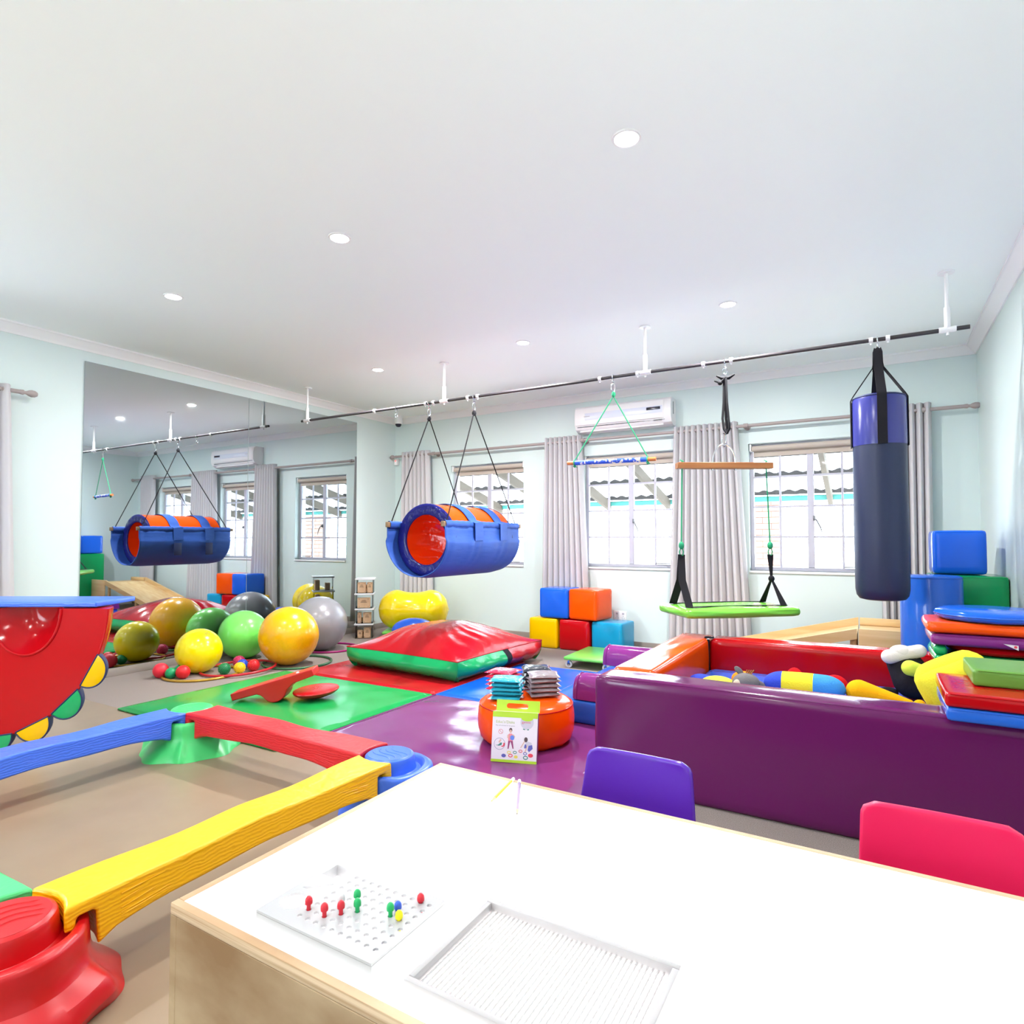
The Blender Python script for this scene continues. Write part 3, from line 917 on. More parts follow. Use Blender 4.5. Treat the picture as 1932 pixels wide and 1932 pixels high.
nt.links.new(tc.outputs['Object'], mp.inputs[0]); nt.links.new(mp.outputs[0], n1.inputs['Vector']); nt.links.new(n1.outputs['Fac'], cr.inputs[0]); nt.links.new(cr.outputs[0], bs.inputs['Base Color'])
M['tapeblue'] = mat('blue_tape', (46, 92, 214), 0.45)
bm = NB(); cyl(bm, a + d * 0.15, a + d * 0.84, 0.019, n=18); obj('grip_tape', bm, m_tape, t)
for s0, s1 in ((0.09, 0.155), (0.835, 0.905)):
    bm = NB(); cyl(bm, a + d * s0, a + d * s1, 0.0195, n=18); obj('tape_end', bm, M['tapeblue'], t)
bm = NB()
top = Vector((0, 0, -0.155))
for s in (0.085, 0.91):
    p = a + d * s
    tube(bm, [top, p + Vector((0, 0, 0.018))], 0.005, 6)
    tube(bm, [p + Vector((0, 0.021 * math.cos(2 * PI * k / 12), 0.021 * math.sin(2 * PI * k / 12))) for k in range(12)], 0.005, 6, True)
    sphere(bm, p + Vector((0, 0, -0.027)), 0.012, 10, 8)
    tube(bm, [p + Vector((0, 0, -0.03)), p + Vector((0.02, 0, -0.036))], 0.004, 6)
sphere(bm, top + Vector((0.002, 0, 0.015)), 0.017, 12, 8, (1, 1, 1.4))
obj('rope', bm, M['greenrope'], t)
bm = NB(); eye(bm, ln=0.08); obj('snap_link', bm, M['chrome'], t)

# ------------------------------------------------------------------ platform swing
t = thing('platform_swing', 'lime green padded platform swing under a wooden spreader bar', 'swing', (-0.905, RY, RZ))
O = Vector((-0.905, RY, RZ))
bm = NB(); eye(bm, ln=0.05); obj('snap_link', bm, M['chrome'], t)
bm = NB()
for dx, dy in ((-0.016, 0.01), (0.016, -0.01), (0.0, 0.012)):
    pts = [(dx * 0.5, dy, -0.12), (dx * 0.8, dy, -0.3), (dx * 1.4, dy, -0.42), (dx * 1.3 + 0.008, dy, -0.5), (0.01, dy * 0.5, -0.535)]
    tube(bm, pts, 0.009, 8)
for dx, dz in ((-0.04, -0.12), (0.045, -0.125), (-0.05, -0.155)):
    tube(bm, [(0, 0, -0.125), (dx * 0.6, 0, dz), (dx * 1.5, 0, dz + 0.02)], [0.012, 0.014, 0.006], 8)
sphere(bm, (-0.035, 0, -0.155), 0.018, 12, 8)
obj('bungee_cord', bm, M['blackrope'], t)
zs = 1.73
ang = R(31)
ux = Vector((math.cos(ang), math.sin(ang), 0)); uy = Vector((-math.sin(ang), math.cos(ang), 0))
cs = Vector((-0.925, RY + 0.03, zs)) - O
bm = NB()
tube(bm, [cs + ux * (0.085 * math.cos(PI * k / 14)) + Vector((0, 0, 0.024 + 0.135 * math.sin(PI * k / 14))) for k in range(15)], 0.005, 8)
tube(bm, [cs + ux * (0.016 * math.cos(2 * PI * k / 14)) + Vector((0, 0, 0.19 + 0.05 * math.sin(2 * PI * k / 14))) for k in range(14)], 0.0045, 6, True)
for s in (-1, 1): cyl(bm, cs + ux * 0.085 * s + Vector((0, 0, -0.034)), cs + ux * 0.085 * s + Vector((0, 0, -0.022)), 0.012, n=10)
obj('steel_loop', bm, M['chrome'], t)
rotz = Matrix.Rotation(ang, 4, 'Z')
bm = NB(); box(bm, (0, 0, 0), (0.70, 0.075, 0.045), 0.003, 1); obj('spreader_bar', bm, M['gripwood'], t, cs, (0, 0, ang))
# platform
pc = Vector((-0.90, 4.60, 0.685)) - O
pang = R(41)
px, py = Vector((math.cos(pang), math.sin(pang), 0)), Vector((-math.sin(pang), math.cos(pang), 0))
bm = puffy((0.86, 0.46, 0.062), 0.028, (0.01, 0.01, 0.012), 12, wob=0.004, seed=4)
obj('cushion', bm, M['lime'], t, pc, (0, 0, pang))
for s, e in ((-1, 'left'), (1, 'right')):
    rp = cs + ux * 0.31 * s
    pe = pc + px * 0.36 * s
    zk = 1.145 - RZ
    kn = Vector((pe.x * 0.6 + rp.x * 0.4, pe.y * 0.6 + rp.y * 0.4, zk))
    bm = NB()
    tube(bm, [rp + Vector((0, 0, 0.04)), rp, kn], 0.0055, 6)
    sphere(bm, kn, 0.02, 12, 8, (1, 1, 1.4))
    tube(bm, [kn, kn + Vector((0.014, 0, -0.045)), kn + Vector((0.01, 0, -0.07)), kn + Vector((-0.01, 0, -0.07)), kn + Vector((-0.014, 0, -0.045))], 0.005, 6, True)
    tube(bm, [rp + Vector((0.012, 0, 0.03)), rp + Vector((-0.015, 0, 0.045))], 0.005, 6)
    obj('rope', bm, M['greenrope'], t)
    k0 = kn + Vector((0, 0, -0.065))
    bm = NB()
    mid = k0 + (pe - k0) * 0.45
    for q in (-1, 1):
        end = pe + py * 0.13 * q + Vector((0, 0, 0.035))
        if s < 0:
            strap(bm, [k0, k0 + (end - k0) * 0.5 - py * 0.05 * q, end], [0.05, 0.055, 0.055], 0.005, [ux, ux, ux] if q > 0 else [px, px, px])
        else:
            strap(bm, [k0, mid, mid + (end - mid) * 0.5, end], [0.045, 0.014, 0.03, 0.05], 0.005, [ux, ux, px, px])
    if s > 0: sphere(bm, mid, 0.022, 12, 8, (1, 1, 1.1))
    obj('strap', bm, M['strap'], t)
for q in (-1, 1):
    bm = NB()
    strap(bm, [pc + px * 0.38 * (k / 5 - 1) + py * 0.13 * q + Vector((0, 0, 0.0375 + 0.004 * (1 - (k / 5 - 1) ** 2))) for k in range(11)], 0.03, 0.004, py)
    obj('top_strap', bm, M['strap'], t)

# ------------------------------------------------------------------ punching bag
bxx, br = 0.056, 0.153
t = thing('punching_bag', 'tall navy punching bag hanging from the rail on black straps', 'punching bag', (bxx, RY, 0.80))
H = 2.125 - 0.80
bm = NB(); lathe(bm, [(0, 0.0), (0.1, 0.0), (0.13, 0.008), (0.146, 0.03), (br, 0.07), (br + 0.003, 0.4), (br, 1.0)], 48, caps=False); obj('body', bm, M['navy'], t)
bm = NB(); lathe(bm, [(br + 0.002, 0.995), (br + 0.003, 1.003), (br + 0.002, H - 0.035), (br - 0.006, H - 0.012), (br - 0.02, H - 0.004), (0.1, H - 0.008), (0, H - 0.008)], 48, caps=False); obj('top_sleeve', bm, M['navytop'], t)
bm = NB(); tube(bm, [((br - 0.004) * math.cos(2 * PI * k / 40), (br - 0.004) * math.sin(2 * PI * k / 40), H - 0.016) for k in range(40)], 0.005, 6, True); obj('piping', bm, M['navytrim'], t)
bm = NB()
apex = Vector((0, 0, 2.41 - 0.80))
for k in range(4):
    a = R(-84) + k * PI / 2
    dr = Vector((math.cos(a), math.sin(a), 0)); tn = Vector((-math.sin(a), math.cos(a), 0))
    strap(bm, [dr * (br + 0.007) + Vector((0, 0, 0.99)), dr * (br + 0.007) + Vector((0, 0, H - 0.02)), dr * (br - 0.006) + Vector((0, 0, H + 0.004)), dr * 0.03 + Vector((0, 0, 2.31 - 0.80)), dr * 0.014 + apex], [0.054, 0.054, 0.054, 0.05, 0.03], 0.005, tn)
strap(bm, [Vector((0, -0.018, 1.49)), apex + Vector((0, -0.016, 0)), apex + Vector((0, 0, 0.03)), apex + Vector((0, 0.016, 0)), Vector((0, 0.018, 1.49))], [0.062, 0.056, 0.04, 0.056, 0.062], 0.008, (1, 0.1, 0))
obj('strap', bm, M['strap'], t)
bm = NB(); eye(bm, ln=0.055); obj('snap_link', bm, M['chrome'], t, (0, 0, RZ - 0.80))

VIEW_SCALE = 0.952      # floor things from here on, scaled about the floor point under the camera
# ------------------------------------------------------------------ exercise balls, hoops and small balls
def ball(name, label, c, r, m, group='exercise balls by the mirror'):
    t = thing(name, label, 'ball', (c[0], c[1], 0), 0, group)
    bm = NB(); sphere(bm, (0, 0, r), r, 48, 32, rot=Matrix.Rotation(0.5, 4, 'X'))
    obj('shell', bm, m, t, (0, 0, 0))
    d = Vector((-c[0], -c[1], 0)).normalized()
    e = Matrix.Rotation(R(52), 3, d.cross(Vector((0, 0, 1)))) @ d
    bm = NB(); p = Vector((0, 0, r)) + Vector((-0.3, 0.75, -0.55)).normalized() * r
    cyl(bm, p * 1.0, p + (p - Vector((0, 0, r))).normalized() * 0.003, 0.012, n=14); obj('valve', bm, M['white'], t)
    return t
yb = ball('exercise_ball', 'small yellow exercise ball at the front of the group by the mirror', (-5.456, 3.495), 0.205, M['ballyel'])
ball('exercise_ball', 'bright green exercise ball between the small yellow and amber balls', (-5.705, 4.15), 0.25, M['ballgrn'])
ball('exercise_ball', 'large amber yellow exercise ball standing in the green hoop', (-5.03, 4.17), 0.288, M['ballora'])
ball('exercise_ball', 'large silver grey exercise ball at the back by the mirror', (-5.375, 4.88), 0.302, M['ballsil'])
me = text_mesh('75', 0.05)
for v in me.vertices: v.co *= VIEW_SCALE
def decal(parent, me, c, r, dirv, size_m=None, m=None, spin=0.0):
    d = Vector(dirv).normalized()
    x = Vector((0, 0, 1)).cross(d).normalized(); y = d.cross(x)
    rot = Matrix((x, y, d)).transposed() @ Matrix.Rotation(spin, 3, 'Z')
    for v in me.vertices:
        p = rot @ v.co
        q = (d * r * VIEW_SCALE + p).normalized() * (r * VIEW_SCALE + 0.001)
        v.co = Vector(c) * VIEW_SCALE + q
    return link('printed_mark', me, m, parent)
decal(yb, me, (0, 0, 0.205), 0.205, (0.65, -0.1, 0.75), m=M['ink'], spin=0.3)

def hoop(label, c, r, m):
    t = obj('hoop', tube(NB(), [(r * math.cos(2 * PI * k / 64), r * math.sin(2 * PI * k / 64), 0.0115) for k in range(64)], 0.0115, 10, True), m, None, (c[0], c[1], 0))
    return tag(t, label, 'hoop', 'hoops on the carpet')
hoop('gold hoop lying around the small red and green balls', (-5.36, 3.47), 0.325, M['hoopgold'])
hp = hoop('red hoop lying around the spiky balls', (-5.215, 3.745), 0.33, M['hoopred'])
hp.location.z = 0.0; hp.rotation_euler = (R(1.7), R(-1.0), 0); hp.location.z = 0.014
hoop('green hoop lying under the amber exercise ball', (-5.02, 4.27), 0.33, M['hoopgrn'])
hoop('magenta hoop lying under the silver exercise ball', (-5.36, 5.02), 0.3, M['hoopmag'])

def smooth_ball(label, c, r, m):
    o = obj('play_ball', sphere(NB(), (0, 0, r), r, 24, 16), m, None, (c[0], c[1], 0))
    return tag(o, label, 'ball', 'smooth play balls in the gold hoop')
smooth_ball('rose red smooth ball, leftmost in the gold hoop', (-5.547, 3.192), 0.067, M['sred'])
smooth_ball('green smooth ball in front of its twin in the gold hoop', (-5.44, 3.222), 0.049, M['sgrn'])
smooth_ball('green smooth ball partly hidden between the rose and red balls', (-5.49, 3.33), 0.049, M['sgrn'])
smooth_ball('red smooth ball beside the small yellow exercise ball', (-5.345, 3.275), 0.06, M['sredb'])
def spiky(label, c, r, m):
    t = thing('massage_ball', label, 'ball', (c[0], c[1], 0), 0, 'spiky massage balls in the red hoop')
    bm = NB(); sphere(bm, (0, 0, r), r * 0.93, 24, 16); obj('core', bm, m, t)
    bm = NB(); n = 170
    for i in range(n):
        z = 1 - 2 * (i + 0.5) / n; a = i * PI * (3 - 5 ** 0.5); q = math.sqrt(1 - z * z)
        d = Vector((q * math.cos(a), q * math.sin(a), z)); x, y = frame_of(d)
        b0 = Vector((0, 0, r)) + d * r * 0.92
        vs = [bm.verts.new(b0 + (x * math.cos(k * PI / 2) + y * math.sin(k * PI / 2)) * r * 0.075) for k in range(4)]
        tip = bm.verts.new(Vector((0, 0, r)) + d * r * 1.03)
        for k in range(4): bm.faces.new((vs[k], vs[(k + 1) % 4], tip))
    o = obj('spikes', bm, m, t, smooth=False); o['kind'] = 'stuff'
    return t
spiky('magenta spiky ball at the back of the red hoop', (-5.33, 3.83), 0.059, M['mag'])
spiky('scarlet spiky ball, rightmost in the red hoop', (-5.07, 3.80), 0.057, M['red2'])
spiky('yellow spiky ball at the front of the red hoop', (-5.09, 3.665), 0.054, M['yel2'])
spiky('dark green spiky ball, leftmost in the red hoop', (-5.165, 3.56), 0.056, M['grn2'])
spiky('blue spiky ball mostly hidden behind the yellow one', (-5.21, 3.78), 0.052, M['blu2'])

# peanut ball, blue cushion ball, scooter boards
def scooter(label, c, sx, sy, rz, ztop):
    t = thing('scooter_board', label, 'scooter board', (c[0], c[1], 0), rz, 'lime green scooter boards')
    obj('board', bx((-sx / 2, -sy / 2, ztop - 0.032), (sx / 2, sy / 2, ztop), 0.012, 3), M['limewood'], t)
    for i in (-1, 1):
        for j in (-1, 1):
            w = thing('caster', None, None); w.parent = t; w.location = (i * (sx / 2 - 0.05), j * (sy / 2 - 0.06), 0)
            bm = NB(); zc = (ztop - 0.034) * 0.45
            cyl(bm, (0, -0.011, zc), (0, 0.011, zc), zc, n=20); obj('wheel', bm, M['pegclear'], w)
            bm = NB(); cyl(bm, (0, -0.013, zc), (0, 0.013, zc), zc * 0.5, n=14); cyl(bm, (0, 0, zc * 1.6), (0, 0, ztop - 0.033), 0.012, n=10)
            for s in (-1, 1): box(bm, (0, s * 0.0155, zc * 1.35), (0.02, 0.003, zc * 1.3))
            obj('fork', bm, M['chrome'], w)
    return t
scooter('lime green scooter board on wheels in front of the foam cubes', (-2.385, 5.76), 0.46, 0.66, R(2), 0.11)
scooter('lime green scooter board under the yellow peanut ball', (-5.09, 6.1), 0.62, 0.46, R(31), 0.105)
t = thing('peanut_ball', 'glossy yellow peanut shaped exercise ball by the back wall', 'ball', (-5.06, 6.14, 0.105), R(31))
prof = []
for k in range(29):
    a = -1 + 2 * k / 28
    x = 0.45 * a
    lobe = math.sqrt(max(0, 0.25 ** 2 - (abs(x) - 0.2) ** 2))
    neck = 0.215 + 0.035 * (x / 0.2) ** 2 if abs(x) < 0.2 else lobe
    prof.append((max(lobe if abs(x) > 0.2 else neck, 0.0 if abs(a) == 1 else 0.002), x))
t2 = bmesh.new(); lathe(t2, prof, 48, caps=False)
bm = NB(); merge(bm, t2, Matrix.Translation((0, 0, 0.25)) @ Matrix.Rotation(PI / 2, 4, 'Y'))
obj('shell', bm, M['peanut'], t)
bm = NB(); cyl(bm, (-0.454, 0, 0.25), (-0.448, 0, 0.25), 0.014, n=14); obj('valve', bm, M['white'], t)
t = thing('cushion_ball', 'glossy blue oval cushion ball in front of the yellow peanut ball', 'ball', (-4.79, 5.82, 0), R(31))
bm = NB(); sphere(bm, (0, 0, 0.15), 1.0, 40, 24, (0.27, 0.16, 0.15)); obj('shell', bm, M['blob'], t)
bm = NB(); cyl(bm, (0.266, 0, 0.15), (0.272, 0, 0.15), 0.012, n=12); obj('valve', bm, M['white'], t)

# ------------------------------------------------------------------ stacked clear crates of wooden blocks
fills = [[(-0.05, 0.07, 0.06, 0.1, 0), (0.04, 0.07, 0.085, 0.13, 0.0), (-0.02, -0.06, 0.09, 0.07, 0.0)],
         [(-0.066, 0.075, 0.045, 0.13, 0.0), (0.03, 0.07, 0.1, 0.13, 0.0), (0.0, -0.06, 0.12, 0.05, 0.0)],
         [(-0.005, 0.075, 0.155, 0.125, 0.0), (0.0, -0.06, 0.12, 0.08, 0.0)],
         [(-0.04, 0.075, 0.1, 0.13, 0), (0.06, 0.075, 0.065, 0.13, 0), (0.0, -0.06, 0.13, 0.09, 0)]]
names = ['bottom', 'second lowest', 'second highest', 'top']
CR = R(38)
for k in range(4):
    z = 0.19 * k
    cx, cy = -5.60 + (0.006 if k % 2 else -0.004), 5.83
    t = thing('storage_crate', 'clear lidded plastic crate of wooden blocks, %s of the stack by the mirror' % names[k], 'crate', (cx, cy, z), CR, 'stacked clear crates by the mirror')
    w, d, h = 0.205, 0.25, 0.165
    bm = NB()
    for a, b in (((-w / 2, -d / 2, 0), (w / 2, d / 2, 0.003)), ((-w / 2, -d / 2, 0.003), (-w / 2 + 0.003, d / 2, h)), ((w / 2 - 0.003, -d / 2, 0.003), (w / 2, d / 2, h)), ((-w / 2 + 0.003, -d / 2, 0.003), (w / 2 - 0.003, -d / 2 + 0.003, h)), ((-w / 2 + 0.003, d / 2 - 0.003, 0.003), (w / 2 - 0.003, d / 2, h))):
        box(bm, [(a[i] + b[i]) / 2 for i in range(3)], [b[i] - a[i] for i in range(3)])
    obj('tub', bm, M['clear'], t, smooth=False)
    bm = NB(); box(bm, (0, 0, h + 0.0125), (w + 0.035, d + 0.035, 0.02), 0.008, 2)
    obj('lid', bm, M['lid'], t)
    for q, (x, y, s, hh, tilt) in enumerate(fills[k]):
        b = thing('wooden_block', '%s wooden block set inside the %s crate' % (('left', 'right', 'rear')[q] if len(fills[k]) == 3 else ('front', 'rear')[q], names[k]), 'block', (cx + x * math.cos(CR) + y * math.sin(CR), cy + x * math.sin(CR) - y * math.cos(CR), z + 0.0035), CR, 'wooden block sets in the crates')
        lift = abs(math.sin(tilt)) * s / 2
        obj('block_body', bx((-s / 2, -0.03, 0), (s / 2, 0.03, hh), 0.003, 1), M['block'], b, (0, 0, lift + 0.001), (0, tilt, 0))
        bm = NB()
        for ux_ in (-s * 0.36, s * 0.36):
            for uz in (0.015, hh - 0.015): box(bm, (ux_, -0.031, uz), (0.007, 0.002, 0.007))
        for r_ in range(3): box(bm, (0, -0.031, hh * (0.55 + 0.1 * r_)), (s * (0.5 - 0.1 * r_), 0.002, 0.004))
        tag(obj('printed_marks', bm, M['ink'], b, (0, 0, lift + 0.001), (0, tilt, 0), smooth=False), kind='stuff')

# ------------------------------------------------------------------ foam cubes under the window
VIEW_SCALE = 1.0
def cube(label, x0, x1, y0, z0, s, m, rz=0, seed=1):
    c = ((x0 + x1) / 2, y0 + 0.17, z0)
    t = thing('foam_cube', label, 'foam cube', c, rz, 'foam cubes stacked under the windows')
    bm = puffy((x1 - x0, 0.335, s), 0.02, (0.006, 0.006, 0.004), 9, (0, 0, s / 2), 0.002, seed)
    obj('cover', bm, m, t)
    hx, hy = (x1 - x0) / 2 - 0.0055, 0.162
    for sx in (-1, 1):
        for sy in (-1, 1):
            obj('seam', tube(NB(), [(sx * hx, sy * hy, 0.022), (sx * hx, sy * hy, s - 0.022)], 0.0022, 5), m, t)
    return t
cube('yellow foam cube, leftmost of the bottom row', -3.302, -2.96, 6.0, 0.002, 0.322, M['yellow'], seed=1)
cube('red foam cube in the middle of the bottom row', -2.93, -2.58, 6.0, 0.002, 0.322, M['red'], seed=2)
cube('light blue foam cube, rightmost of the bottom row', -2.548, -2.205, 6.0, 0.002, 0.322, M['teal'], R(-3), seed=3)
cube('royal blue foam cube on top of the yellow and red cubes', -3.17, -2.83, 6.0, 0.333, 0.322, M['blue'], seed=4)
cube('orange foam cube on top of the red and light blue cubes', -2.8, -2.46, 5.99, 0.333, 0.322, M['orange'], R(-9), seed=5)
VIEW_SCALE = 0.952

# ------------------------------------------------------------------ floor mats
def floor_mat(label, x0, x1, y0, y1, m, rz=0, lip=0.0):
    c = ((x0 + x1) / 2, (y0 + y1) / 2)
    t = thing('floor_mat', label, 'mat', (c[0], c[1], 0.0055), rz, 'coloured floor mats')
    w, d = x1 - x0, y1 - y0
    bm = NB()
    def f(u, v):
        x, y = (u - 0.5) * w, (v - 0.5) * d
        if lip: x += u * lip * max(0.0, min(1.0, (2.957 - c[1] - y) / 0.004))
        e = min(min(u, 1 - u) * w, min(v, 1 - v) * d)
        z = 0.024 * min(1, e / 0.012) ** 0.5 + 0.0018 * math.sin(x * 17 + 2 * math.sin(y * 6)) * min(1, e / 0.1) + 0.0012 * math.sin(y * 23 + 3 * x)  * min(1, e / 0.1)
        return (x, y, max(z, 0.0))
    n = 54
    grid(bm, n, n, f)
    obj('top_cover', bm, m, t)
    bm = NB()
    for a, b in (((-w / 2, -d / 2), (w / 2, -d / 2)), ((w / 2 + lip, -d / 2), (w / 2 + lip, d / 2 - (0.955 if lip else 0))), ((w / 2, d / 2), (-w / 2, d / 2)), ((-w / 2, d / 2), (-w / 2, -d / 2))):
        cyl(bm, (*a, 0.008), (*b, 0.008), 0.007, n=8)
    obj('edge_welt', bm, m, t)
    return t
floor_mat('glossy green floor mat under the red balance toys', -4.75, -3.035, 2.43, 3.905, M['matgreen'])
floor_mat('red floor mat under the left part of the big crash mat', -4.6, -3.03, 3.93, 5.4, M['matred'])
floor_mat('blue floor mat behind the orange pouf', -3.005, -1.36, 3.93, 5.3, M['matblue'])
floor_mat('wrinkled glossy purple floor mat under the orange pouf', -3.01, -1.262, 2.48, 3.905, M['matpurple'], lip=0.27)

# ------------------------------------------------------------------ crash mat
t = thing('crash_mat', 'big puffy crash mat with red top and green sides', 'crash mat', (-3.665, 4.97, 0.03), R(-3.5))
A, ZS, ZT = 0.665, 0.185, 0.405
def shape(u, v):
    """edge position with pulled out corners"""
    return A * u * (1 + 0.03 * v * v), A * v * (1 + 0.03 * u * u)
def top(u, v):
    x, y = shape(u, v)
    du, dv = max(0, 1 - u * u), max(0, 1 - v * v)
    z = ZS + (ZT - ZS) * (du * dv) ** 0.8
    a = math.atan2(v, u); r = max(abs(u), abs(v))
    z += 0.012 * math.sin(a * 22 + 3 * math.sin(5 * r)) * r ** 2 * (1 - r) * 4 * 0.45
    z += 0.014 * math.sin(9 * x + 5 * y) * math.cos(7 * y - 4 * x) * (du * dv) ** 0.7
    return (x, y, z)
bm = NB(); grid(bm, 64, 64, lambda u, v: top(2 * u - 1, 2 * v - 1)); obj('top_cover', bm, M['redsoft'], t)
def side(u0, u1, k):
    bm = NB()
    def f(s, q):
        u = u0 + (u1 - u0) * s
        x, y = shape(u, -1)
        e = 1 - abs(u) ** 6
        z = ZS * (1 - q) + 0.0 * q
        b = 0.07 * math.sin(PI * min(1, q * 0.96)) * e + 0.006 * math.sin(u * 18 + 2 * q) * math.sin(PI * q)
        inset = 0.07 * q ** 3
        p = Vector((x * (1 - 0.05 * q ** 3), y - b + inset, z))
        return Matrix.Rotation(k * PI / 2, 3, 'Z') @ p
    grid(bm, 40, 12, f)
    return bm
obj('side_panel', side(-1, 1, 0), M['green'], t)
obj('side_panel', side(-1, 0.0, 1), M['green'], t)
obj('side_band', side(0.0, 0.13, 1), M['strap'], t)
tag(obj('side_panel', side(0.13, 1, 1), M['redsoft'], t), 'red half of the right side panel')
obj('side_panel', side(-1, 1, 2), M['green'], t)
obj('side_panel', side(-1, 1, 3), M['green'], t)
bm = NB(); tube(bm, [shape(*p) + (ZS,) for p in [(-1 + 2 * k / 16, -1) for k in range(16)] + [(1, -1 + 2 * k / 16) for k in range(16)] + [(1 - 2 * k / 16, 1) for k in range(16)] + [(-1, 1 - 2 * k / 16) for k in range(16)]], 0.006, 6, True); obj('piping', bm, M['redsoft'], t)
bm = NB(); box(bm, (0, 0, 0.004), (1.15, 1.15, 0.008)); obj('base_cover', bm, M['green'], t, smooth=False)

# ------------------------------------------------------------------ balance toys on the green mat
t = thing('balance_board', 'red tilting balance board with a rounded belly on the green mat', 'balance board', (-3.925, 3.128, 0.03), R(32))
pts = [(-0.315, 0.0), (-0.315, -0.052), (-0.13, -0.06), (-0.105, -0.075)] + [(0.095 * math.sin(a), -0.062 - 0.095 * math.cos(a) * 1.0) for a in [R(-70 + 140 * k / 14) for k in range(15)]] + [(0.11, -0.085), (0.15, -0.062), (0.315, -0.052), (0.315, 0.0)]
bm = extr([(p[0], p[1]) for p in pts[::-1]], 0.16)
o = bevelmod(obj('board', bm, M['pred'], t, (0, 0, 0.157), (0, R(-17), 0), ang=30), 0.006)
bm = NB(); sphere(bm, (0.2, -0.06, 0.003), 0.013, 12, 8, (1, 1, 0.6)); obj('cap_nut', bm, M['rubber'], t, (0, 0, 0.157), (0, R(-17), 0))
t = thing('wobble_disc', 'round red wobble board with a domed underside on the green mat', 'balance board', (-3.70, 3.335, 0.03))
bm = NB(); lathe(bm, [(0, 0.0), (0.05, 0.003), (0.1, 0.018), (0.14, 0.032), (0.165, 0.048), (0.172, 0.06), (0.168, 0.068), (0.155, 0.072), (0.1, 0.078), (0.0, 0.08)], 48, caps=False); obj('disc', bm, M['pred'], t, (0, 0, 0.002), (R(3), R(-3), 0))
bm = NB()
for rr in range(1, 7):
    for k in range(rr * 6):
        a = 2 * PI * k / (rr * 6); r_ = rr * 0.022
        box(bm, (r_ * math.cos(a), r_ * math.sin(a), 0.0795 - 0.00005 * rr * rr * 6), (0.008, 0.008, 0.005))
tag(obj('grip_studs', bm, M['pred'], t, (0, 0, 0.002), (R(3), R(-3), 0), smooth=False), kind='stuff')

# ------------------------------------------------------------------ orange pouf with beanbags and a game box
PX, PY = -1.85, 3.325
t = thing('pouf', 'round shiny orange pouf carrying the beanbags', 'pouf', (PX, PY, 0.03))
def pf(th, k, r, z):
    return (r * (1 + 0.006 * math.sin(9 * th) * (1 if z < 0.1 else 0.3)), z + (0.004 * math.sin(11 * th) if z < 0.03 else 0))
bm = NB(); lathe(bm, [(0.0, 0.004), (0.24, 0.004), (0.262, 0.01), (0.28, 0.03), (0.294, 0.08), (0.297, 0.14), (0.292, 0.195), (0.285, 0.22)], 56, mod=pf, caps=False); obj('side_cover', bm, M['orange'], t)
bm = NB(); lathe(bm, [(0.285, 0.22), (0.271, 0.237), (0.242, 0.25), (0.19, 0.254), (0.0, 0.256)], 56, caps=False); obj('top_cover', bm, M['orange'], t)
bm = NB(); tube(bm, [(0.286 * math.cos(2 * PI * k / 56), 0.286 * math.sin(2 * PI * k / 56), 0.221) for k in range(56)], 0.003, 6, True); obj('seam', bm, M['red'], t)
def beanbag_mesh(w, d, h, seed):
    rnd = random.Random(seed); p1, p2 = rnd.uniform(0, 6), rnd.uniform(0, 6)
    bm = NB()
    n = 14
    def surf(sg):
        def f(u, v):
            a, b = 2 * u - 1, 2 * v - 1
            q = (max(0, 1 - a ** 4) * max(0, 1 - b ** 4)) ** 0.5
            pin = 1 - 0.06 * (1 - abs(a)) * abs(b) ** 6
            piny = 1 - 0.06 * (1 - abs(b)) * abs(a) ** 6
            z = h / 2 + sg * h / 2 * q + 0.003 * math.sin(3 * a + p1) * math.cos(3 * b + p2) * q
            return (w / 2 * a * piny, d / 2 * b * pin, z)
        return f
    grid(bm, n, n, surf(1)); grid(bm, n, n, surf(-1))
    bmesh.ops.remove_doubles(bm, verts=bm.verts, dist=0.0005)
    return finish(bm, 'beanbag')
order = ['topmost', 'second from the top', 'middle one', 'second from the bottom', 'bottom one']
def stack(colour, where, c, rz, n, m, seed, h=0.0255, z0=0.287):
    me = beanbag_mesh(0.192, 0.165, h * 0.99, seed)
    me.materials.append(m)
    names = order if n == 5 else ['topmost', 'middle one', 'bottom one']
    for k in range(n):
        o = link('beanbag', me, None, None, (c[0] + random.uniform(-0.004, 0.004), c[1] + random.uniform(-0.004, 0.004), z0 + h * k), (R(random.uniform(-1.5, 1.5)), R(random.uniform(-1.5, 1.5)), R(rz + random.uniform(-5, 5))))
        tag(o, '%s beanbag, %s of the stack %s' % (colour, names[n - 1 - k], where), 'beanbag', colour + ' beanbags on the pouf')
stack('teal', 'at the front of the pouf', (-1.925, 3.22), 22, 5, M['bagteal'], 1)
stack('pink', 'at the left of the pouf', (-2.055, 3.40), 8, 5, M['bagpink'], 2)
stack('grey', 'at the right of the pouf', (-1.762, 3.395), 38, 5, M['baggrey'], 3, 0.028)
stack('black', 'at the back of the pouf', (-1.905, 3.56), 30, 3, M['bagblack'], 4, 0.046)

ang = R(19)
GX, GY = -1.705, 2.92
t = thing('game_box', 'white and lime game box with a carry handle leaning against the orange pouf', 'box', (GX, GY, 0.031), ang)
W, Hh, D = 0.255, 0.265, 0.04
lean = R(-13)
rotl = (lean, 0, 0)
bm = NB(); box(bm, (0, D / 2, Hh / 2), (W, D, Hh), 0.002, 1); obj('carton', bm, M['boxwhite'], t, rot=rotl)
obj('side_face', bx((W / 2, 0.002, 0.004), (W / 2 + 0.0008, D - 0.002, Hh - 0.004)), M['boxpur'], t, rot=rotl, smooth=False)
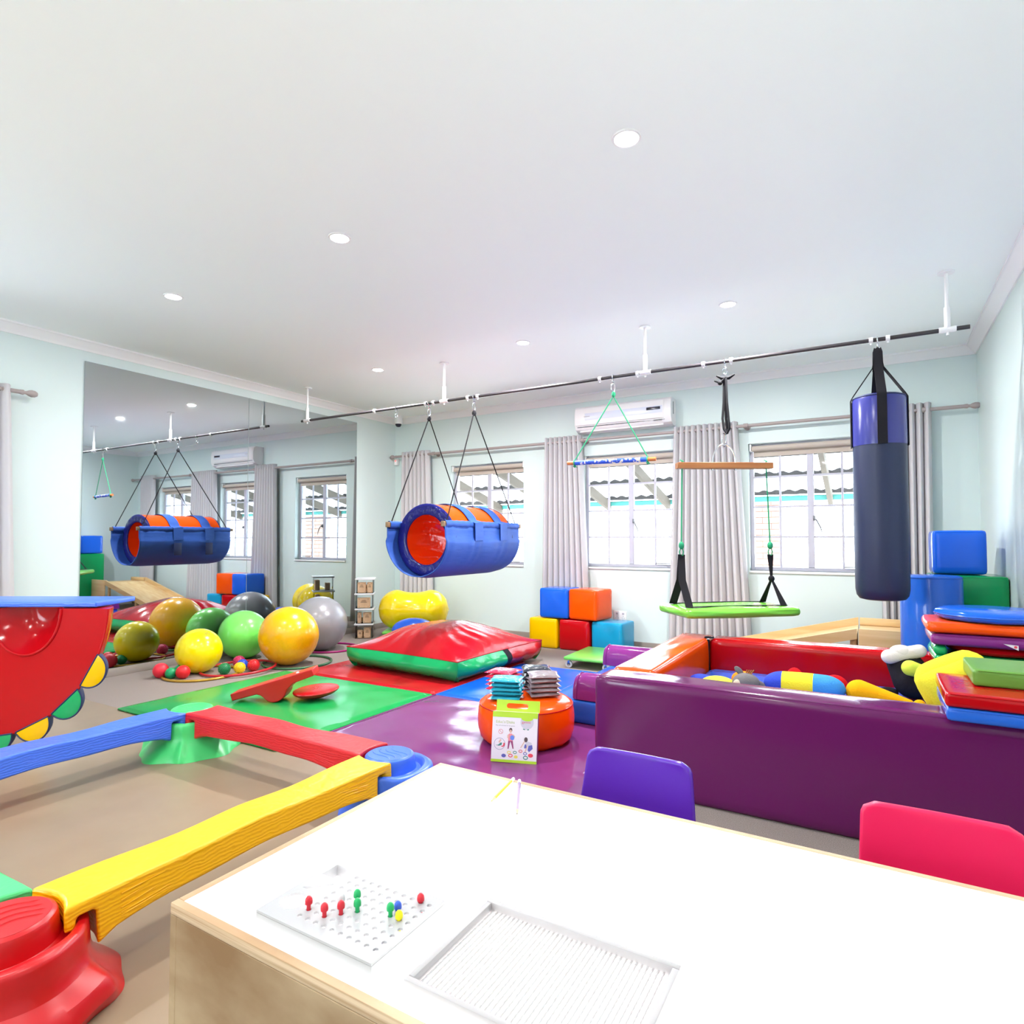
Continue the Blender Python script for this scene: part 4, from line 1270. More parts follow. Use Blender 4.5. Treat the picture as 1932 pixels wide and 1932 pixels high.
# handle flap with a slot
bm = NB()
out = [(-W / 2 + 0.012, Hh), (W / 2 + 0.004, Hh), (W / 2 + 0.004, Hh + 0.062), (-W / 2 + 0.012, Hh + 0.062)]
hole = [(0.004 + 0.048 * sx + 0.014 * math.cos(a), Hh + 0.03 + 0.014 * math.sin(a)) for sx, rng in ((1, range(-4, 5)), (-1, range(4, 13))) for a in [R(22.5 * k) for k in rng]]
def loop(pts):
    vs = [bm.verts.new((p[0], D - 0.004, p[1])) for p in pts]
    return [bm.edges.new((vs[i], vs[(i + 1) % len(vs)])) for i in range(len(vs))]
es = loop(out) + loop(hole)
bmesh.ops.triangle_fill(bm, use_beauty=True, edges=es)
o = obj('carry_handle', bm, M['boxlime'], t, rot=rotl, smooth=False)
s_ = o.modifiers.new('thickness', 'SOLIDIFY'); s_.thickness = 0.0025
def pr(name, f, m, off=0.0007, kind=None):
    """flat print on the front face, drawn in x/z centimetre-like units"""
    b = NB(); f(b)
    bmesh.ops.rotate(b, verts=b.verts, cent=(0, 0, 0), matrix=Matrix.Rotation(PI / 2, 3, 'X'))
    bmesh.ops.translate(b, verts=b.verts, vec=(0, -off, 0))
    o = obj(name, b, m, t, rot=rotl, smooth=False, normals=False)
    if kind: o['kind'] = kind
    return o
pr('top_band', lambda b: (poly2(b, [(-W / 2, Hh - 0.03), (W / 2, Hh - 0.03), (W / 2, Hh), (-W / 2, Hh)]), disc2(b, (0.068, Hh - 0.03), 0.034, 0.016, 16, PI, 2 * PI)), M['boxlime'], 0.0012, 'stuff')
pr('bottom_band', lambda b: poly2(b, [(-W / 2, 0), (W / 2, 0), (W / 2, 0.014), (-W / 2, 0.014)]), M['boxlime'])
pr('logo_disc', lambda b: disc2(b, (0.068, Hh - 0.052), 0.037), M['p_grey'], 0.0008)
def put(s, size, x, z, m, off=0.0012):
    me = text_mesh(s, size * VIEW_SCALE)
    for v in me.vertices: v.co = Vector((v.co.x + x * VIEW_SCALE, -off, v.co.y + z * VIEW_SCALE))
    return link('lettering', me, m, t, rot=rotl)
put("Educ'o'Disks", 0.021, -0.108, Hh - 0.062, M['p_olive'])
put('Play and exercise for fun games', 0.0085, -0.108, Hh - 0.077, M['p_text'])
put('gymnic', 0.0185, 0.039, Hh - 0.057, M['p_red'], 0.0016)
pr('logo_strokes', lambda b: (seg2(b, (0.047, Hh - 0.087), (0.058, Hh - 0.09), 0.005), seg2(b, (0.07, Hh - 0.09), (0.08, Hh - 0.089), 0.005)), M['p_teal'], 0.001, 'stuff')  # two short teal strokes printed at the foot of the logo disc
pr('age_sign', lambda b: (ring2(b, (-0.078, 0.158), 0.013, 0.013, 0.002), seg2(b, (-0.087, 0.167), (-0.069, 0.149), 0.002)), M['p_red'], 0.0007, 'stuff')
pr('inset_ring', lambda b: ring2(b, (-0.082, 0.094), 0.031, 0.031, 0.0018), M['p_line'])
pr('inset_hand', lambda b: seg2(b, (-0.085, 0.1), (-0.075, 0.117), 0.009), M['p_skin'])
pr('inset_disc', lambda b: poly2(b, [(-0.105, 0.086), (-0.09, 0.088), (-0.076, 0.1), (-0.068, 0.1), (-0.07, 0.088), (-0.085, 0.083)]), M['p_teal'])
pr('inset_disc', lambda b: poly2(b, [(-0.06, 0.1), (-0.052, 0.1), (-0.053, 0.084), (-0.064, 0.078), (-0.075, 0.082), (-0.062, 0.086)]), M['p_crim'])
# printed child standing with a disc
pr('printed_hair', lambda b: disc2(b, (-0.022, 0.168), 0.009, 0.012), M['p_hair'], 0.0007)
pr('printed_face', lambda b: disc2(b, (-0.022, 0.162), 0.0068, 0.009), M['p_skin'], 0.0010)
pr('printed_shirt', lambda b: poly2(b, [(-0.037, 0.142), (-0.03, 0.15), (-0.014, 0.15), (-0.008, 0.142), (-0.008, 0.112), (-0.034, 0.112)]), M['p_pink'], 0.0007)
pr('printed_arms', lambda b: (seg2(b, (-0.036, 0.143), (-0.036, 0.126), 0.008), seg2(b, (-0.008, 0.145), (0.002, 0.132), 0.007)), M['p_skin'], 0.0009, 'stuff')
pr('printed_disc', lambda b: disc2(b, (-0.012, 0.129), 0.012, 0.013), M['p_blue'], 0.0012)
pr('printed_trousers', lambda b: (poly2(b, [(-0.034, 0.112), (-0.02, 0.112), (-0.024, 0.1), (-0.03, 0.07), (-0.036, 0.07)]), poly2(b, [(-0.022, 0.112), (-0.008, 0.112), (-0.002, 0.072), (-0.008, 0.072), (-0.017, 0.1)])), M['p_plum'], 0.0008, 'stuff')
# printed child crouching
pr('printed_hair', lambda b: disc2(b, (0.065, 0.123), 0.01, 0.013), M['p_hair'], 0.0009)
pr('printed_arms', lambda b: (seg2(b, (0.058, 0.114), (0.037, 0.079), 0.005), seg2(b, (0.075, 0.095), (0.062, 0.058), 0.006)), M['p_skin'], 0.0007, 'stuff')
pr('printed_shirt', lambda b: poly2(b, [(0.06, 0.112), (0.075, 0.114), (0.095, 0.11), (0.1, 0.1), (0.08, 0.09), (0.068, 0.094)]), M['p_grey'], 0.0007)
pr('printed_trousers', lambda b: (poly2(b, [(0.06, 0.1), (0.068, 0.098), (0.07, 0.084), (0.062, 0.076), (0.056, 0.082)]), poly2(b, [(0.08, 0.092), (0.1, 0.098), (0.104, 0.078), (0.084, 0.06), (0.076, 0.07)])), M['p_indigo'], 0.0010, 'stuff')
for (x, z, rx_, m, ring) in ((-0.056, 0.034, 0.013, 'p_indigo', 0), (-0.018, 0.036, 0.0125, 'p_crim', 1), (0.012, 0.031, 0.011, 'p_yel', 0), (0.006, 0.054, 0.011, 'p_teal', 1), (-0.027, 0.052, 0.011, 'p_yel', 1), (0.037, 0.062, 0.011, 'p_red', 1), (0.063, 0.051, 0.011, 'p_indigo', 1), (0.066, 0.03, 0.014, 'p_teal', 1), (0.093, 0.043, 0.014, 'p_crim', 0)):
    pr('printed_disc', (lambda b: ring2(b, (x, z), rx_, rx_ * 0.72, rx_ * 0.34)) if ring else (lambda b: disc2(b, (x, z), rx_, rx_ * 0.72)), M[m])

# ------------------------------------------------------------------ blue bench block with purple half rolls
t = thing('foam_block', 'low blue foam block between the orange pouf and the purple pit', 'foam block', (-1.6, 4.42, 0.03))
obj('cover', puffy((0.68, 1.34, 0.15), 0.02, (0.004, 0.006, 0.004), 8, (0, 0, 0.075)), M['blueb'], t)
bm = NB(); box(bm, (0, 0, 0.148), (0.64, 0.006, 0.006)); obj('top_seam', bm, M['blueb'], t)
def half_roll(label, x0, x1, y):
    t = thing('foam_roll', label, 'foam roll', ((x0 + x1) / 2, y, 0.185), 0, 'purple half rolls on the blue block')
    L = x1 - x0
    prof = [(0.095 * math.cos(a), 0.012 + 0.15 * math.sin(a) ** 0.8 if 0 < a < PI else 0.0) for a in [PI * k / 16 for k in range(17)]]
    bm = NB()
    n = len(prof)
    ends = [0.0, 0.02, 0.06, L - 0.06, L - 0.02, L]
    sc_ = [0.86, 0.96, 1, 1, 0.96, 0.86]
    rings = [[bm.verts.new((e - L / 2, p[0] * s, p[1] * s)) for p in prof] for e, s in zip(ends, sc_)]
    for a, b in zip(rings, rings[1:]):
        for k in range(n): bm.faces.new((a[k], a[(k + 1) % n], b[(k + 1) % n], b[k]))
    bm.faces.new(rings[0]); bm.faces.new(rings[-1][::-1])
    obj('cover', bm, M['purple2'], t)
    bm = NB(); tube(bm, [(-L / 2 + 0.03, p[0] * 0.985, p[1] * 0.985) for p in prof], 0.004, 6); obj('end_seam', bm, M['purple2'], t)
half_roll('purple half roll in front, between the orange pouf and the pit wall', -1.745, -1.265, 3.86)
half_roll('purple half roll farther back, beside the green scooter board', -1.99, -1.265, 5.0)

# ------------------------------------------------------------------ foam ball pit
def pit_wall(label, a, b, m, bulge=(0.006, 0.006, 0.008), seed=1, r=0.028):
    c = ((a[0] + b[0]) / 2, (a[1] + b[1]) / 2, 0.001)
    s = (b[0] - a[0], b[1] - a[1], 0.55)
    t = thing('pit_wall', label, 'foam wall', c, 0, 'foam walls of the play pit')
    obj('cover', puffy(s, r, bulge, 14, (0, 0, 0.275), 0.004, seed), m, t)
    bm = NB()
    ln = max(s[0], s[1]); ax = 0 if s[0] > s[1] else 1
    for q in (-1, 1):
        p0 = [0, 0, 0.545]; p1 = [0, 0, 0.545]
        p0[ax], p1[ax] = -ln / 2 + 0.04, ln / 2 - 0.04
        p0[1 - ax] = p1[1 - ax] = q * (min(s[0], s[1]) / 2 - 0.012)
        obj('edge_seam', cyl(NB(), p0, p1, 0.003, n=6), m, t)
    return t
pit_wall('long purple foam wall at the front of the play pit', (-1.243, 2.95), (0.83, 3.165), M['purple'], seed=3)
pit_wall('orange foam wall at the left end of the play pit', (-1.235, 3.175), (-1.005, 4.66), M['orange'], seed=4)
pit_wall('red foam wall at the back of the play pit', (-0.995, 4.45), (0.83, 4.655), M['red'], seed=5)
pit_wall('purple foam wall at the right end of the play pit, under the cushion stack', (0.62, 3.175), (0.83, 4.44), M['purple2'], seed=6)
t = thing('corner_strap', 'black fastening strap joining the orange and red pit walls', 'strap', (-1.0, 4.45, 0.0))
obj('band', bx((-0.012, -0.012, 0.02), (0.004, -0.002, 0.545), 0.002), M['strap'], t)
obj('buckle', bx((-0.03, -0.012, 0.5525), (0.03, 0.03, 0.562), 0.003), M['strap'], t)
t = thing('added_toy_support', 'thick blue cushion added in the pit to hold up the soft toys', 'cushion', (-0.195, 3.81, 0.001))  # hidden support, added so the soft toys rest on something
obj('cover', puffy((1.6, 1.25, 0.35), 0.04, (0, 0, 0.006), 8, (0, 0, 0.175)), M['blueb'], t)
obj('zip', bx((-0.6, -0.63, 0.17), (0.6, -0.624, 0.18)), M['strap'], t, smooth=False)
ZP = 0.358

# ------------------------------------------------------------------ soft toys in the pit (plain, without faces)
def capsule(bm, p0, p1, r0, r1, n=20, m=8, squash=1.0):
    p0, p1 = Vector(p0), Vector(p1)
    d = (p1 - p0); L = d.length; d.normalize()
    prof = [(0, -r0)] + [(r0 * math.sin(a), -r0 * math.cos(a)) for a in [PI / 2 * k / m for k in range(1, m + 1)]] + [(r0 + (r1 - r0) * k / 4, L * k / 4) for k in (1, 2, 3)] + [(r1 * math.cos(a), L + r1 * math.sin(a)) for a in [PI / 2 * k / m for k in range(m)]] + [(0, L + r1)]
    t_ = bmesh.new(); lathe(t_, prof, n, caps=False)
    merge(bm, t_, Matrix.Translation(p0) @ d.to_track_quat('Z', 'Y').to_matrix().to_4x4())
    return bm
t = thing('bolster_toy', 'plush bolster striped royal blue, yellow and sky blue lying in the pit', 'plush toy', (-0.33, 3.8, ZP))
rr = 0.073
segs = [(-0.22, -0.12, M['plroyal']), (-0.12, 0.04, M['plyel']), (0.04, 0.2, M['plblue'])]
for a, b, m in segs:
    bm = NB()
    def f(u, v, a=a, b=b):
        x = a + (b - a) * v
        k = 1.0
        if x > 0.1: k = math.sqrt(max(0.0, 1 - ((x - 0.1) / 0.1) ** 2))
        if x < -0.12: k = math.sqrt(max(0.0, 1 - ((-0.12 - x) / 0.1) ** 2))
        k *= 0.92 + 0.08 * math.cos((x - 0.02) * 9)
        return (x, rr * k * math.cos(2 * PI * u), rr + rr * k * math.sin(2 * PI * u))
    grid(bm, 28, 12, f, True); obj('stripe', bm, m, t)
def soft(name, label, loc, build, m, cat='plush toy'):
    t = thing(name, label, cat, loc)
    bm = NB(); build(bm); obj('body', bm, m, t)
    return t
soft('amber_bolster', 'amber plush bolster tapering to the right beside the striped bolster', (0.02, 3.82, ZP), lambda b: capsule(b, (-0.09, 0, 0.068), (0.13, -0.03, 0.036), 0.066, 0.03), M['plamber'])
soft('amber_pad', 'small amber plush pad in front of the tapering bolster', (0.15, 3.62, ZP), lambda b: sphere(b, (0, 0, 0.03), 0.05, 20, 12, (1.2, 0.8, 0.6)), M['plamber'])
soft('red_pad', 'small red plush pad behind the yellow stripe', (-0.4, 3.95, ZP), lambda b: sphere(b, (0, 0, 0.072), 0.045, 20, 12, (1.1, 0.7, 1.55)), M['plred'])
soft('red_pad', 'flat red plush pad behind the sky blue stripe', (-0.19, 3.95, ZP), lambda b: sphere(b, (0, 0, 0.062), 0.055, 20, 12, (1.2, 0.7, 1.1)), M['plred'])
soft('red_pad', 'red plush pad low in front of the striped bolster', (-0.36, 3.67, ZP), lambda b: sphere(b, (0, 0, 0.022), 0.04, 20, 12, (1.3, 0.8, 0.55)), M['plred'])
t = thing('grey_plush', 'grey plush animal with a beige muzzle and one raised ear', 'plush toy', (-0.635, 3.74, ZP))
bm = NB(); sphere(bm, (0, 0, 0.062), 0.062, 28, 18, (1.25, 1, 1)); capsule(bm, (0.05, 0.02, 0.05), (0.085, 0.05, 0.035), 0.04, 0.03); obj('body', bm, M['plgrey'], t)
bm = NB(); sphere(bm, (-0.035, -0.038, 0.052), 0.036, 20, 14, (0.9, 0.75, 1.15)); obj('muzzle', bm, M['plbeige'], t)
bm = NB(); sphere(bm, (-0.04, 0.01, 0.13), 0.032, 16, 10, (0.55, 0.3, 1.0), Matrix.Rotation(R(-45), 4, 'Y')); obj('ear', bm, M['plgrey'], t)
bm = NB()
for k in range(4): tube(bm, [(0.0 + 0.008 * k, 0, 0.118), (0.006 + 0.012 * k, 0.004 * k, 0.142)], 0.004, 6)
o = obj('mane', bm, M['plbrown'], t); o['kind'] = 'stuff'
t = thing('brown_plush', 'fluffy brown plush animal with small grey ears in front of the grey one', 'plush toy', (-0.5, 3.58, ZP))
bm = NB(); sphere(bm, (0, 0, 0.042), 0.05, 28, 18, (1.35, 1, 0.85)); obj('body', bm, M['plbrown'], t)
for x in (-0.005, 0.066):
    bm = NB(); sphere(bm, (x, 0.02, 0.072 if x < 0 else 0.05), 0.018, 14, 10); obj('ear', bm, M['plgrey'], t)
soft('lime_cushion', 'pale lime plush cushion at the left of the pit', (-0.79, 3.74, ZP), lambda b: sphere(b, (0, 0, 0.042), 0.1, 28, 16, (1.0, 0.8, 0.46)), M['pllime'], 'cushion')
soft('orange_cushion', 'orange plush cushion peeking out behind the lime one', (-0.68, 3.92, ZP), lambda b: sphere(b, (0, 0, 0.046), 0.07, 24, 14, (1.0, 0.7, 0.72)), M['plorange'], 'cushion')
soft('royal_cushion', 'royal blue plush cushion in the left corner of the pit', (-0.9, 3.8, ZP), lambda b: sphere(b, (0, 0, 0.036), 0.075, 24, 14, (1.0, 0.8, 0.55)), M['plroyal'], 'cushion')
t = thing('black_cushion', 'black plush cushion leaning on the red pit wall', 'cushion', (0.16, 4.14, ZP))
bm = NB(); capsule(bm, (0.03, -0.02, 0.105), (-0.02, 0.05, 0.2), 0.105, 0.085); obj('body', bm, M['plblack'], t)
bm = NB(); sphere(bm, (-0.09, -0.05, 0.03), 0.03, 18, 12, (1.6, 1, 0.9)); obj('corner_tab', bm, M['plblack'], t)
soft('cream_roll', 'cream plush roll lying on top of the black cushion', (0.145, 4.13, ZP + 0.205), lambda b: (capsule(b, (-0.07, -0.02, 0.02), (0.075, 0.0, 0.062), 0.04, 0.036), sphere(b, (-0.01, -0.01, 0.05), 0.05, 24, 16, (1.2, 0.8, 0.8))), M['plcream'], 'cushion')
soft('lime_pad', 'lime yellow plush pad on the front of the black cushion', (0.215, 4.0, ZP + 0.16), lambda b: capsule(b, (-0.045, 0, 0.03), (0.06, 0.02, 0.0), 0.042, 0.03), M['pllime'], 'cushion')
t = thing('yellow_cushion', 'big plain yellow plush cushion wedged beside the block stack', 'cushion', (0.33, 3.6, ZP))
bm = puffy((0.3, 0.17, 0.3), 0.07, (0.01, 0.04, 0.01), 10, (0, 0, 0)); bmesh.ops.rotate(bm, verts=bm.verts, cent=(0, 0, 0), matrix=Matrix.Rotation(R(-28), 3, 'Y')); bmesh.ops.translate(bm, verts=bm.verts, vec=(0.02, 0, 0.185)); obj('body', bm, M['plyel'], t)
bm = NB(); tube(bm, [Matrix.Rotation(R(-28), 3, 'Y') @ Vector((0.15 * math.cos(2 * PI * k / 32), 0, 0.15 * math.sin(2 * PI * k / 32))) + Vector((0.02, 0, 0.185)) for k in range(32)], 0.005, 6, True); obj('seam', bm, M['plyel'], t)
soft('amber_roll', 'short amber plush roll at the left of the yellow cushion', (0.185, 3.5, ZP), lambda b: capsule(b, (0, 0, 0.035), (0, 0.02, 0.1), 0.033, 0.028), M['plamber'], 'cushion')
t = thing('striped_ball', 'small red, white and orange striped soft ball at the front of the pit', 'ball', (0.135, 3.4, ZP))
for a, b, m in ((-1, -0.4, M['plred']), (-0.4, 0.1, M['plcream']), (0.1, 1.0, M['plorange'])):
    bm = NB()
    def f(u, v, a=a, b=b):
        x = a + (b - a) * v; k = math.sqrt(max(0, 1 - x * x)) * 0.038
        return (x * 0.05, k * math.cos(2 * PI * u), 0.038 + k * math.sin(2 * PI * u))
    grid(bm, 20, 8, f, True); obj('stripe', bm, m, t)

# ------------------------------------------------------------------ foam slabs lying on the front pit wall
def slab(label, a, b, m, seed=1, r=0.012, bulge=(0.002, 0.002, 0.003), group='foam slabs on the pit', name='foam_slab', rz=0):
    c = ((a[0] + b[0]) / 2, (a[1] + b[1]) / 2, a[2])
    s = [b[i] - a[i] for i in range(3)]
    t = thing(name, label, 'foam slab', c, rz, group)
    obj('cover', puffy(s, min(r, s[2] * 0.45), bulge, 10, (0, 0, s[2] / 2), 0.001, seed), m, t)
    obj('front_seam', cyl(NB(), (-s[0] / 2 + 0.015, -s[1] / 2 - 0.0005, s[2] * 0.94), (s[0] / 2 - 0.015, -s[1] / 2 - 0.0005, s[2] * 0.94), 0.0015, n=6), m, t)
    return t
slab('blue foam slab lying on the purple pit wall, lowest of three', (0.238, 2.885, 0.556), (0.80, 3.33, 0.604), M['blueb'], 2)
slab('red foam slab in the middle of the three on the purple pit wall', (0.235, 2.895, 0.607), (0.80, 3.33, 0.66), M['red'], 3)
slab('olive green foam slab, topmost of the three on the purple pit wall', (0.342, 3.07, 0.663), (0.80, 3.40, 0.728), M['olive'], 4)

# ------------------------------------------------------------------ cushion stack on the back corner of the pit
t = slab('green vinyl cushion with a turned up corner, lowest of the back corner stack', (0.29, 4.1, 0.559), (0.835, 4.62, 0.615), M['green'], 5, 0.02, (0.006, 0.006, 0.004), 'cushions on the back pit corner', 'floor_cushion')
bm = puffy((0.06, 0.3, 0.05), 0.02, (0.004, 0.004, 0.004), 6, (-0.245, -0.1, 0.08)); obj('turned_corner', bm, M['green'], t)
t = thing('round_cushion', 'round dark red vinyl cushion lying on the green one', 'cushion', (0.59, 4.36, 0.62), 0, 'cushions on the back pit corner')
bm = NB(); lathe(bm, [(0, 0), (0.2, 0.0), (0.225, 0.008), (0.235, 0.022), (0.225, 0.036), (0.2, 0.044), (0, 0.046)], 48, caps=False); obj('cover', bm, M['red'], t)
bm = NB(); tube(bm, [(0.235 * math.cos(2 * PI * k / 48), 0.235 * math.sin(2 * PI * k / 48), 0.022) for k in range(48)], 0.003, 6, True); obj('seam', bm, M['red'], t)
t = slab('purple vinyl cushion with a white label, in the middle of the corner stack', (0.275, 4.09, 0.669), (0.835, 4.6, 0.731), M['purple2'], 7, 0.024, (0.008, 0.008, 0.003), 'cushions on the back pit corner', 'floor_cushion')
bm = NB(); poly2(bm, [(0.0, 0.0), (0.062, -0.004), (0.062, -0.03)]); bmesh.ops.rotate(bm, verts=bm.verts, cent=(0, 0, 0), matrix=Matrix.Rotation(PI / 2, 3, 'X')); tag(obj('label_tag', bm, M['boxwhite'], t, (0.03, -0.268, 0.034), smooth=False), 'white label tag')
bm = NB(); disc2(bm, (0.05, -0.013), 0.007); bmesh.ops.rotate(bm, verts=bm.verts, cent=(0, 0, 0), matrix=Matrix.Rotation(PI / 2, 3, 'X')); obj('label_print', bm, M['p_crim'], t, (0.03, -0.2687, 0.034), smooth=False)
slab('orange vinyl cushion below the top blue one on the pit corner', (0.258, 4.1, 0.735), (0.80, 4.56, 0.793), M['orange'], 8, 0.024, (0.008, 0.008, 0.003), 'cushions on the back pit corner', 'floor_cushion')
t = thing('round_cushion', 'shiny blue round cushion, topmost of the stack on the pit corner', 'cushion', (0.575, 4.36, 0.797), 0, 'cushions on the back pit corner')
bm = NB(); lathe(bm, [(0, 0), (0.24, 0.0), (0.262, 0.008), (0.27, 0.03), (0.262, 0.05), (0.24, 0.058), (0, 0.06)], 12, caps=False); bevelmod(obj('cover', bm, M['blue'], t, ang=25), 0.01)
bm = NB(); lathe(bm, [(0.267, 0.024), (0.272, 0.03), (0.267, 0.036)], 12, caps=False); obj('seam', bm, M['blueb'], t)

VIEW_SCALE = 1.0
# ------------------------------------------------------------------ big foam blocks in the right corner
t = thing('foam_cylinder', 'tall blue foam cylinder standing behind the play pit', 'foam cylinder', (0.343, 5.05, 0.001))
bm = NB(); lathe(bm, [(0, 0), (0.16, 0.0), (0.176, 0.01), (0.18, 0.03), (0.181, 0.5), (0.18, 0.918), (0.172, 0.938), (0.155, 0.945), (0, 0.946)], 48, caps=False); obj('cover', bm, M['blueb'], t)
bm = NB(); tube(bm, [(0.177 * math.cos(2 * PI * k / 48), 0.177 * math.sin(2 * PI * k / 48), 0.931) for k in range(48)], 0.0035, 6, True); obj('top_seam', bm, M['blueb'], t)
def block(label, a, b, m, seed):
    c = ((a[0] + b[0]) / 2, (a[1] + b[1]) / 2, a[2]); s = [b[i] - a[i] for i in range(3)]
    t = thing('foam_block', label, 'foam block', c, 0, 'large foam blocks in the right corner')
    obj('cover', puffy(s, 0.022, (0.004, 0.005, 0.004), 10, (0, 0, s[2] / 2), 0.001, seed), m, t)
    obj('front_seam', cyl(NB(), (-s[0] / 2 + 0.02, -s[1] / 2 + 0.004, s[2] - 0.012), (s[0] / 2 - 0.02, -s[1] / 2 + 0.004, s[2] - 0.012), 0.003, n=6), m, t)
block('large green foam block in the corner under the blue one', (0.355, 5.27, 0.001), (0.80, 5.72, 0.935), M['forest'], 3)
block('blue foam block on top of the green block in the right corner', (0.378, 5.36, 0.942), (0.695, 5.7, 1.252), M['blue'], 4)

# ------------------------------------------------------------------ wooden ramp and platform
t = thing('wooden_ramp', 'pine slide ramp and platform behind the red pit wall', 'ramp', (-0.1, 5.85, 0))
obj('platform_panel', bx((0.0, -0.35, 0.01), (0.42, -0.33, 0.492), 0.003), M['pine'], t)
obj('platform_panel', bx((0.0, 0.33, 0.01), (0.42, 0.35, 0.505), 0.003), M['pine'], t)
obj('platform_top', bx((0.002, -0.33, 0.425), (0.42, 0.33, 0.443), 0.003), M['pine'], t)
obj('rail', bx((0.0, 0.305, 0.445), (0.42, 0.328, 0.5), 0.003), M['pine'], t)
sl = 0.255
def plank(y0, y1, z0, z1, name):
    pts = [(-0.01, z0), (-0.01, z1), (-1.62, z1 - 1.61 * sl), (-1.62, z0 - 1.61 * sl)]
    bm = extr(pts, y1 - y0)
    return obj(name, bm, M['pine'], t, (0, (y0 + y1) / 2, 0), smooth=False)
plank(-0.32, 0.32, 0.425, 0.445, 'slide_deck')
plank(-0.35, -0.322, 0.412, 0.492, 'side_rail')
plank(0.322, 0.35, 0.412, 0.507, 'side_rail')
for y in (-0.3, 0.27): obj('leg', bx((-0.06, y, 0), (-0.015, y + 0.03, 0.408), 0.003), M['pine'], t)
for y in (-0.3, 0.27): obj('leg', bx((-0.9, y, 0), (-0.855, y + 0.03, 0.195), 0.003), M['pine'], t)
VIEW_SCALE = 0.952

# ------------------------------------------------------------------ balance path: stumps and beams
def stump(label, c, m, beams, seed, flare=1.0):
    t = thing('balance_stump', label, 'stump', (c[0], c[1], 0.006), 0, 'tree stump supports of the balance path')
    rnd = random.Random(seed); p1 = rnd.uniform(0, 6)
    def inbeam(th):
        return max([0.0] + [max(0.0, min(1.0, (R(52) - abs((th - b + PI) % (2 * PI) - PI)) / R(14))) for b in beams])
    prof = [(0.0, 0.243), (0.1, 0.243), (0.113, 0.238), (0.117, 0.225), (0.12, 0.168), (0.148, 0.166), (0.153, 0.186), (0.16, 0.196), (0.178, 0.195), (0.186, 0.186), (0.188, 0.14), (0.192, 0.10), (0.215, 0.062), (0.25, 0.03), (0.268, 0.0)]
    def mod(th, k, r, z):
        f = inbeam(th)
        if k in (6, 7, 8, 9):
            z = z - 0.0 * f + (1 - f) * 0.006 * math.sin(3 * th + p1)
        if k >= 7 and k <= 10: r += (1 - f) * (0.012 + 0.008 * math.sin(5 * th + p1))
        if k == 11: r += (1 - f) * 0.05; z += (1 - f) * 0.02
        if k == 12: r += (1 - f) * 0.035
        if k >= 12:
            r = 0.19 + (r - 0.19) * flare
            r *= 1 + 0.06 * math.sin(8 * th + p1) * (k - 11) / 3 + 0.05 * math.sin(4 * th + 2 * p1) * (k - 11) / 3
        return r, z
    bm = NB(); lathe(bm, prof[1:], 96, mod=mod, caps=False)
    o = obj('trunk', bm, m, t, ang=50); 
    s = o.modifiers.new('round', 'SUBSURF'); s.levels = 1; s.render_levels = 1
    bm = NB()
    lathe(bm, [(0.0, 0.2435), (0.1, 0.2435)], 48, caps=False); obj('top_plate', bm, m, t)
    for k in range(4):
        a0 = p1 + k * 1.7
        off = Vector((0.035 * math.cos(a0), 0.035 * math.sin(a0), 0))
        pts = []
        for q in range(14):
            s_ = -0.085 + 0.17 * q / 13
            w = (-0.045 + 0.03 * k) + 0.02 * math.sin(s_ * 30 + p1)
            if math.hypot(s_, w) > 0.098: continue
            ca, sa = math.cos(p1), math.sin(p1)
            pts.append((s_ * ca - w * sa, s_ * sa + w * ca, 0.2425))
        if len(pts) > 3:
            obj('wood_grain_ridge', tube(NB(), pts, [0.001] + [0.0042] * (len(pts) - 2) + [0.001], 6), m, t)
    return t
SG, SB, SR, SY = (-3.515, 2.215), (-1.965, 2.215), (-1.99, 0.745), (-3.515, 0.745)
E_, N_, W_, S_ = 0, PI / 2, PI, 3 * PI / 2
stump('green tree stump support where the blue and red beams meet', SG, M['pgrn'], [E_, S_], 1)
stump('blue tree stump support where the red and yellow beams meet', SB, M['pblue'], [W_, S_], 2, 0.45)
stump('red tree stump support in the lower left corner of the picture', SR, M['pred'], [N_, W_], 3)
stump('yellow tree stump support at the hidden corner of the balance path', SY, M['pyel'], [N_, E_], 4)

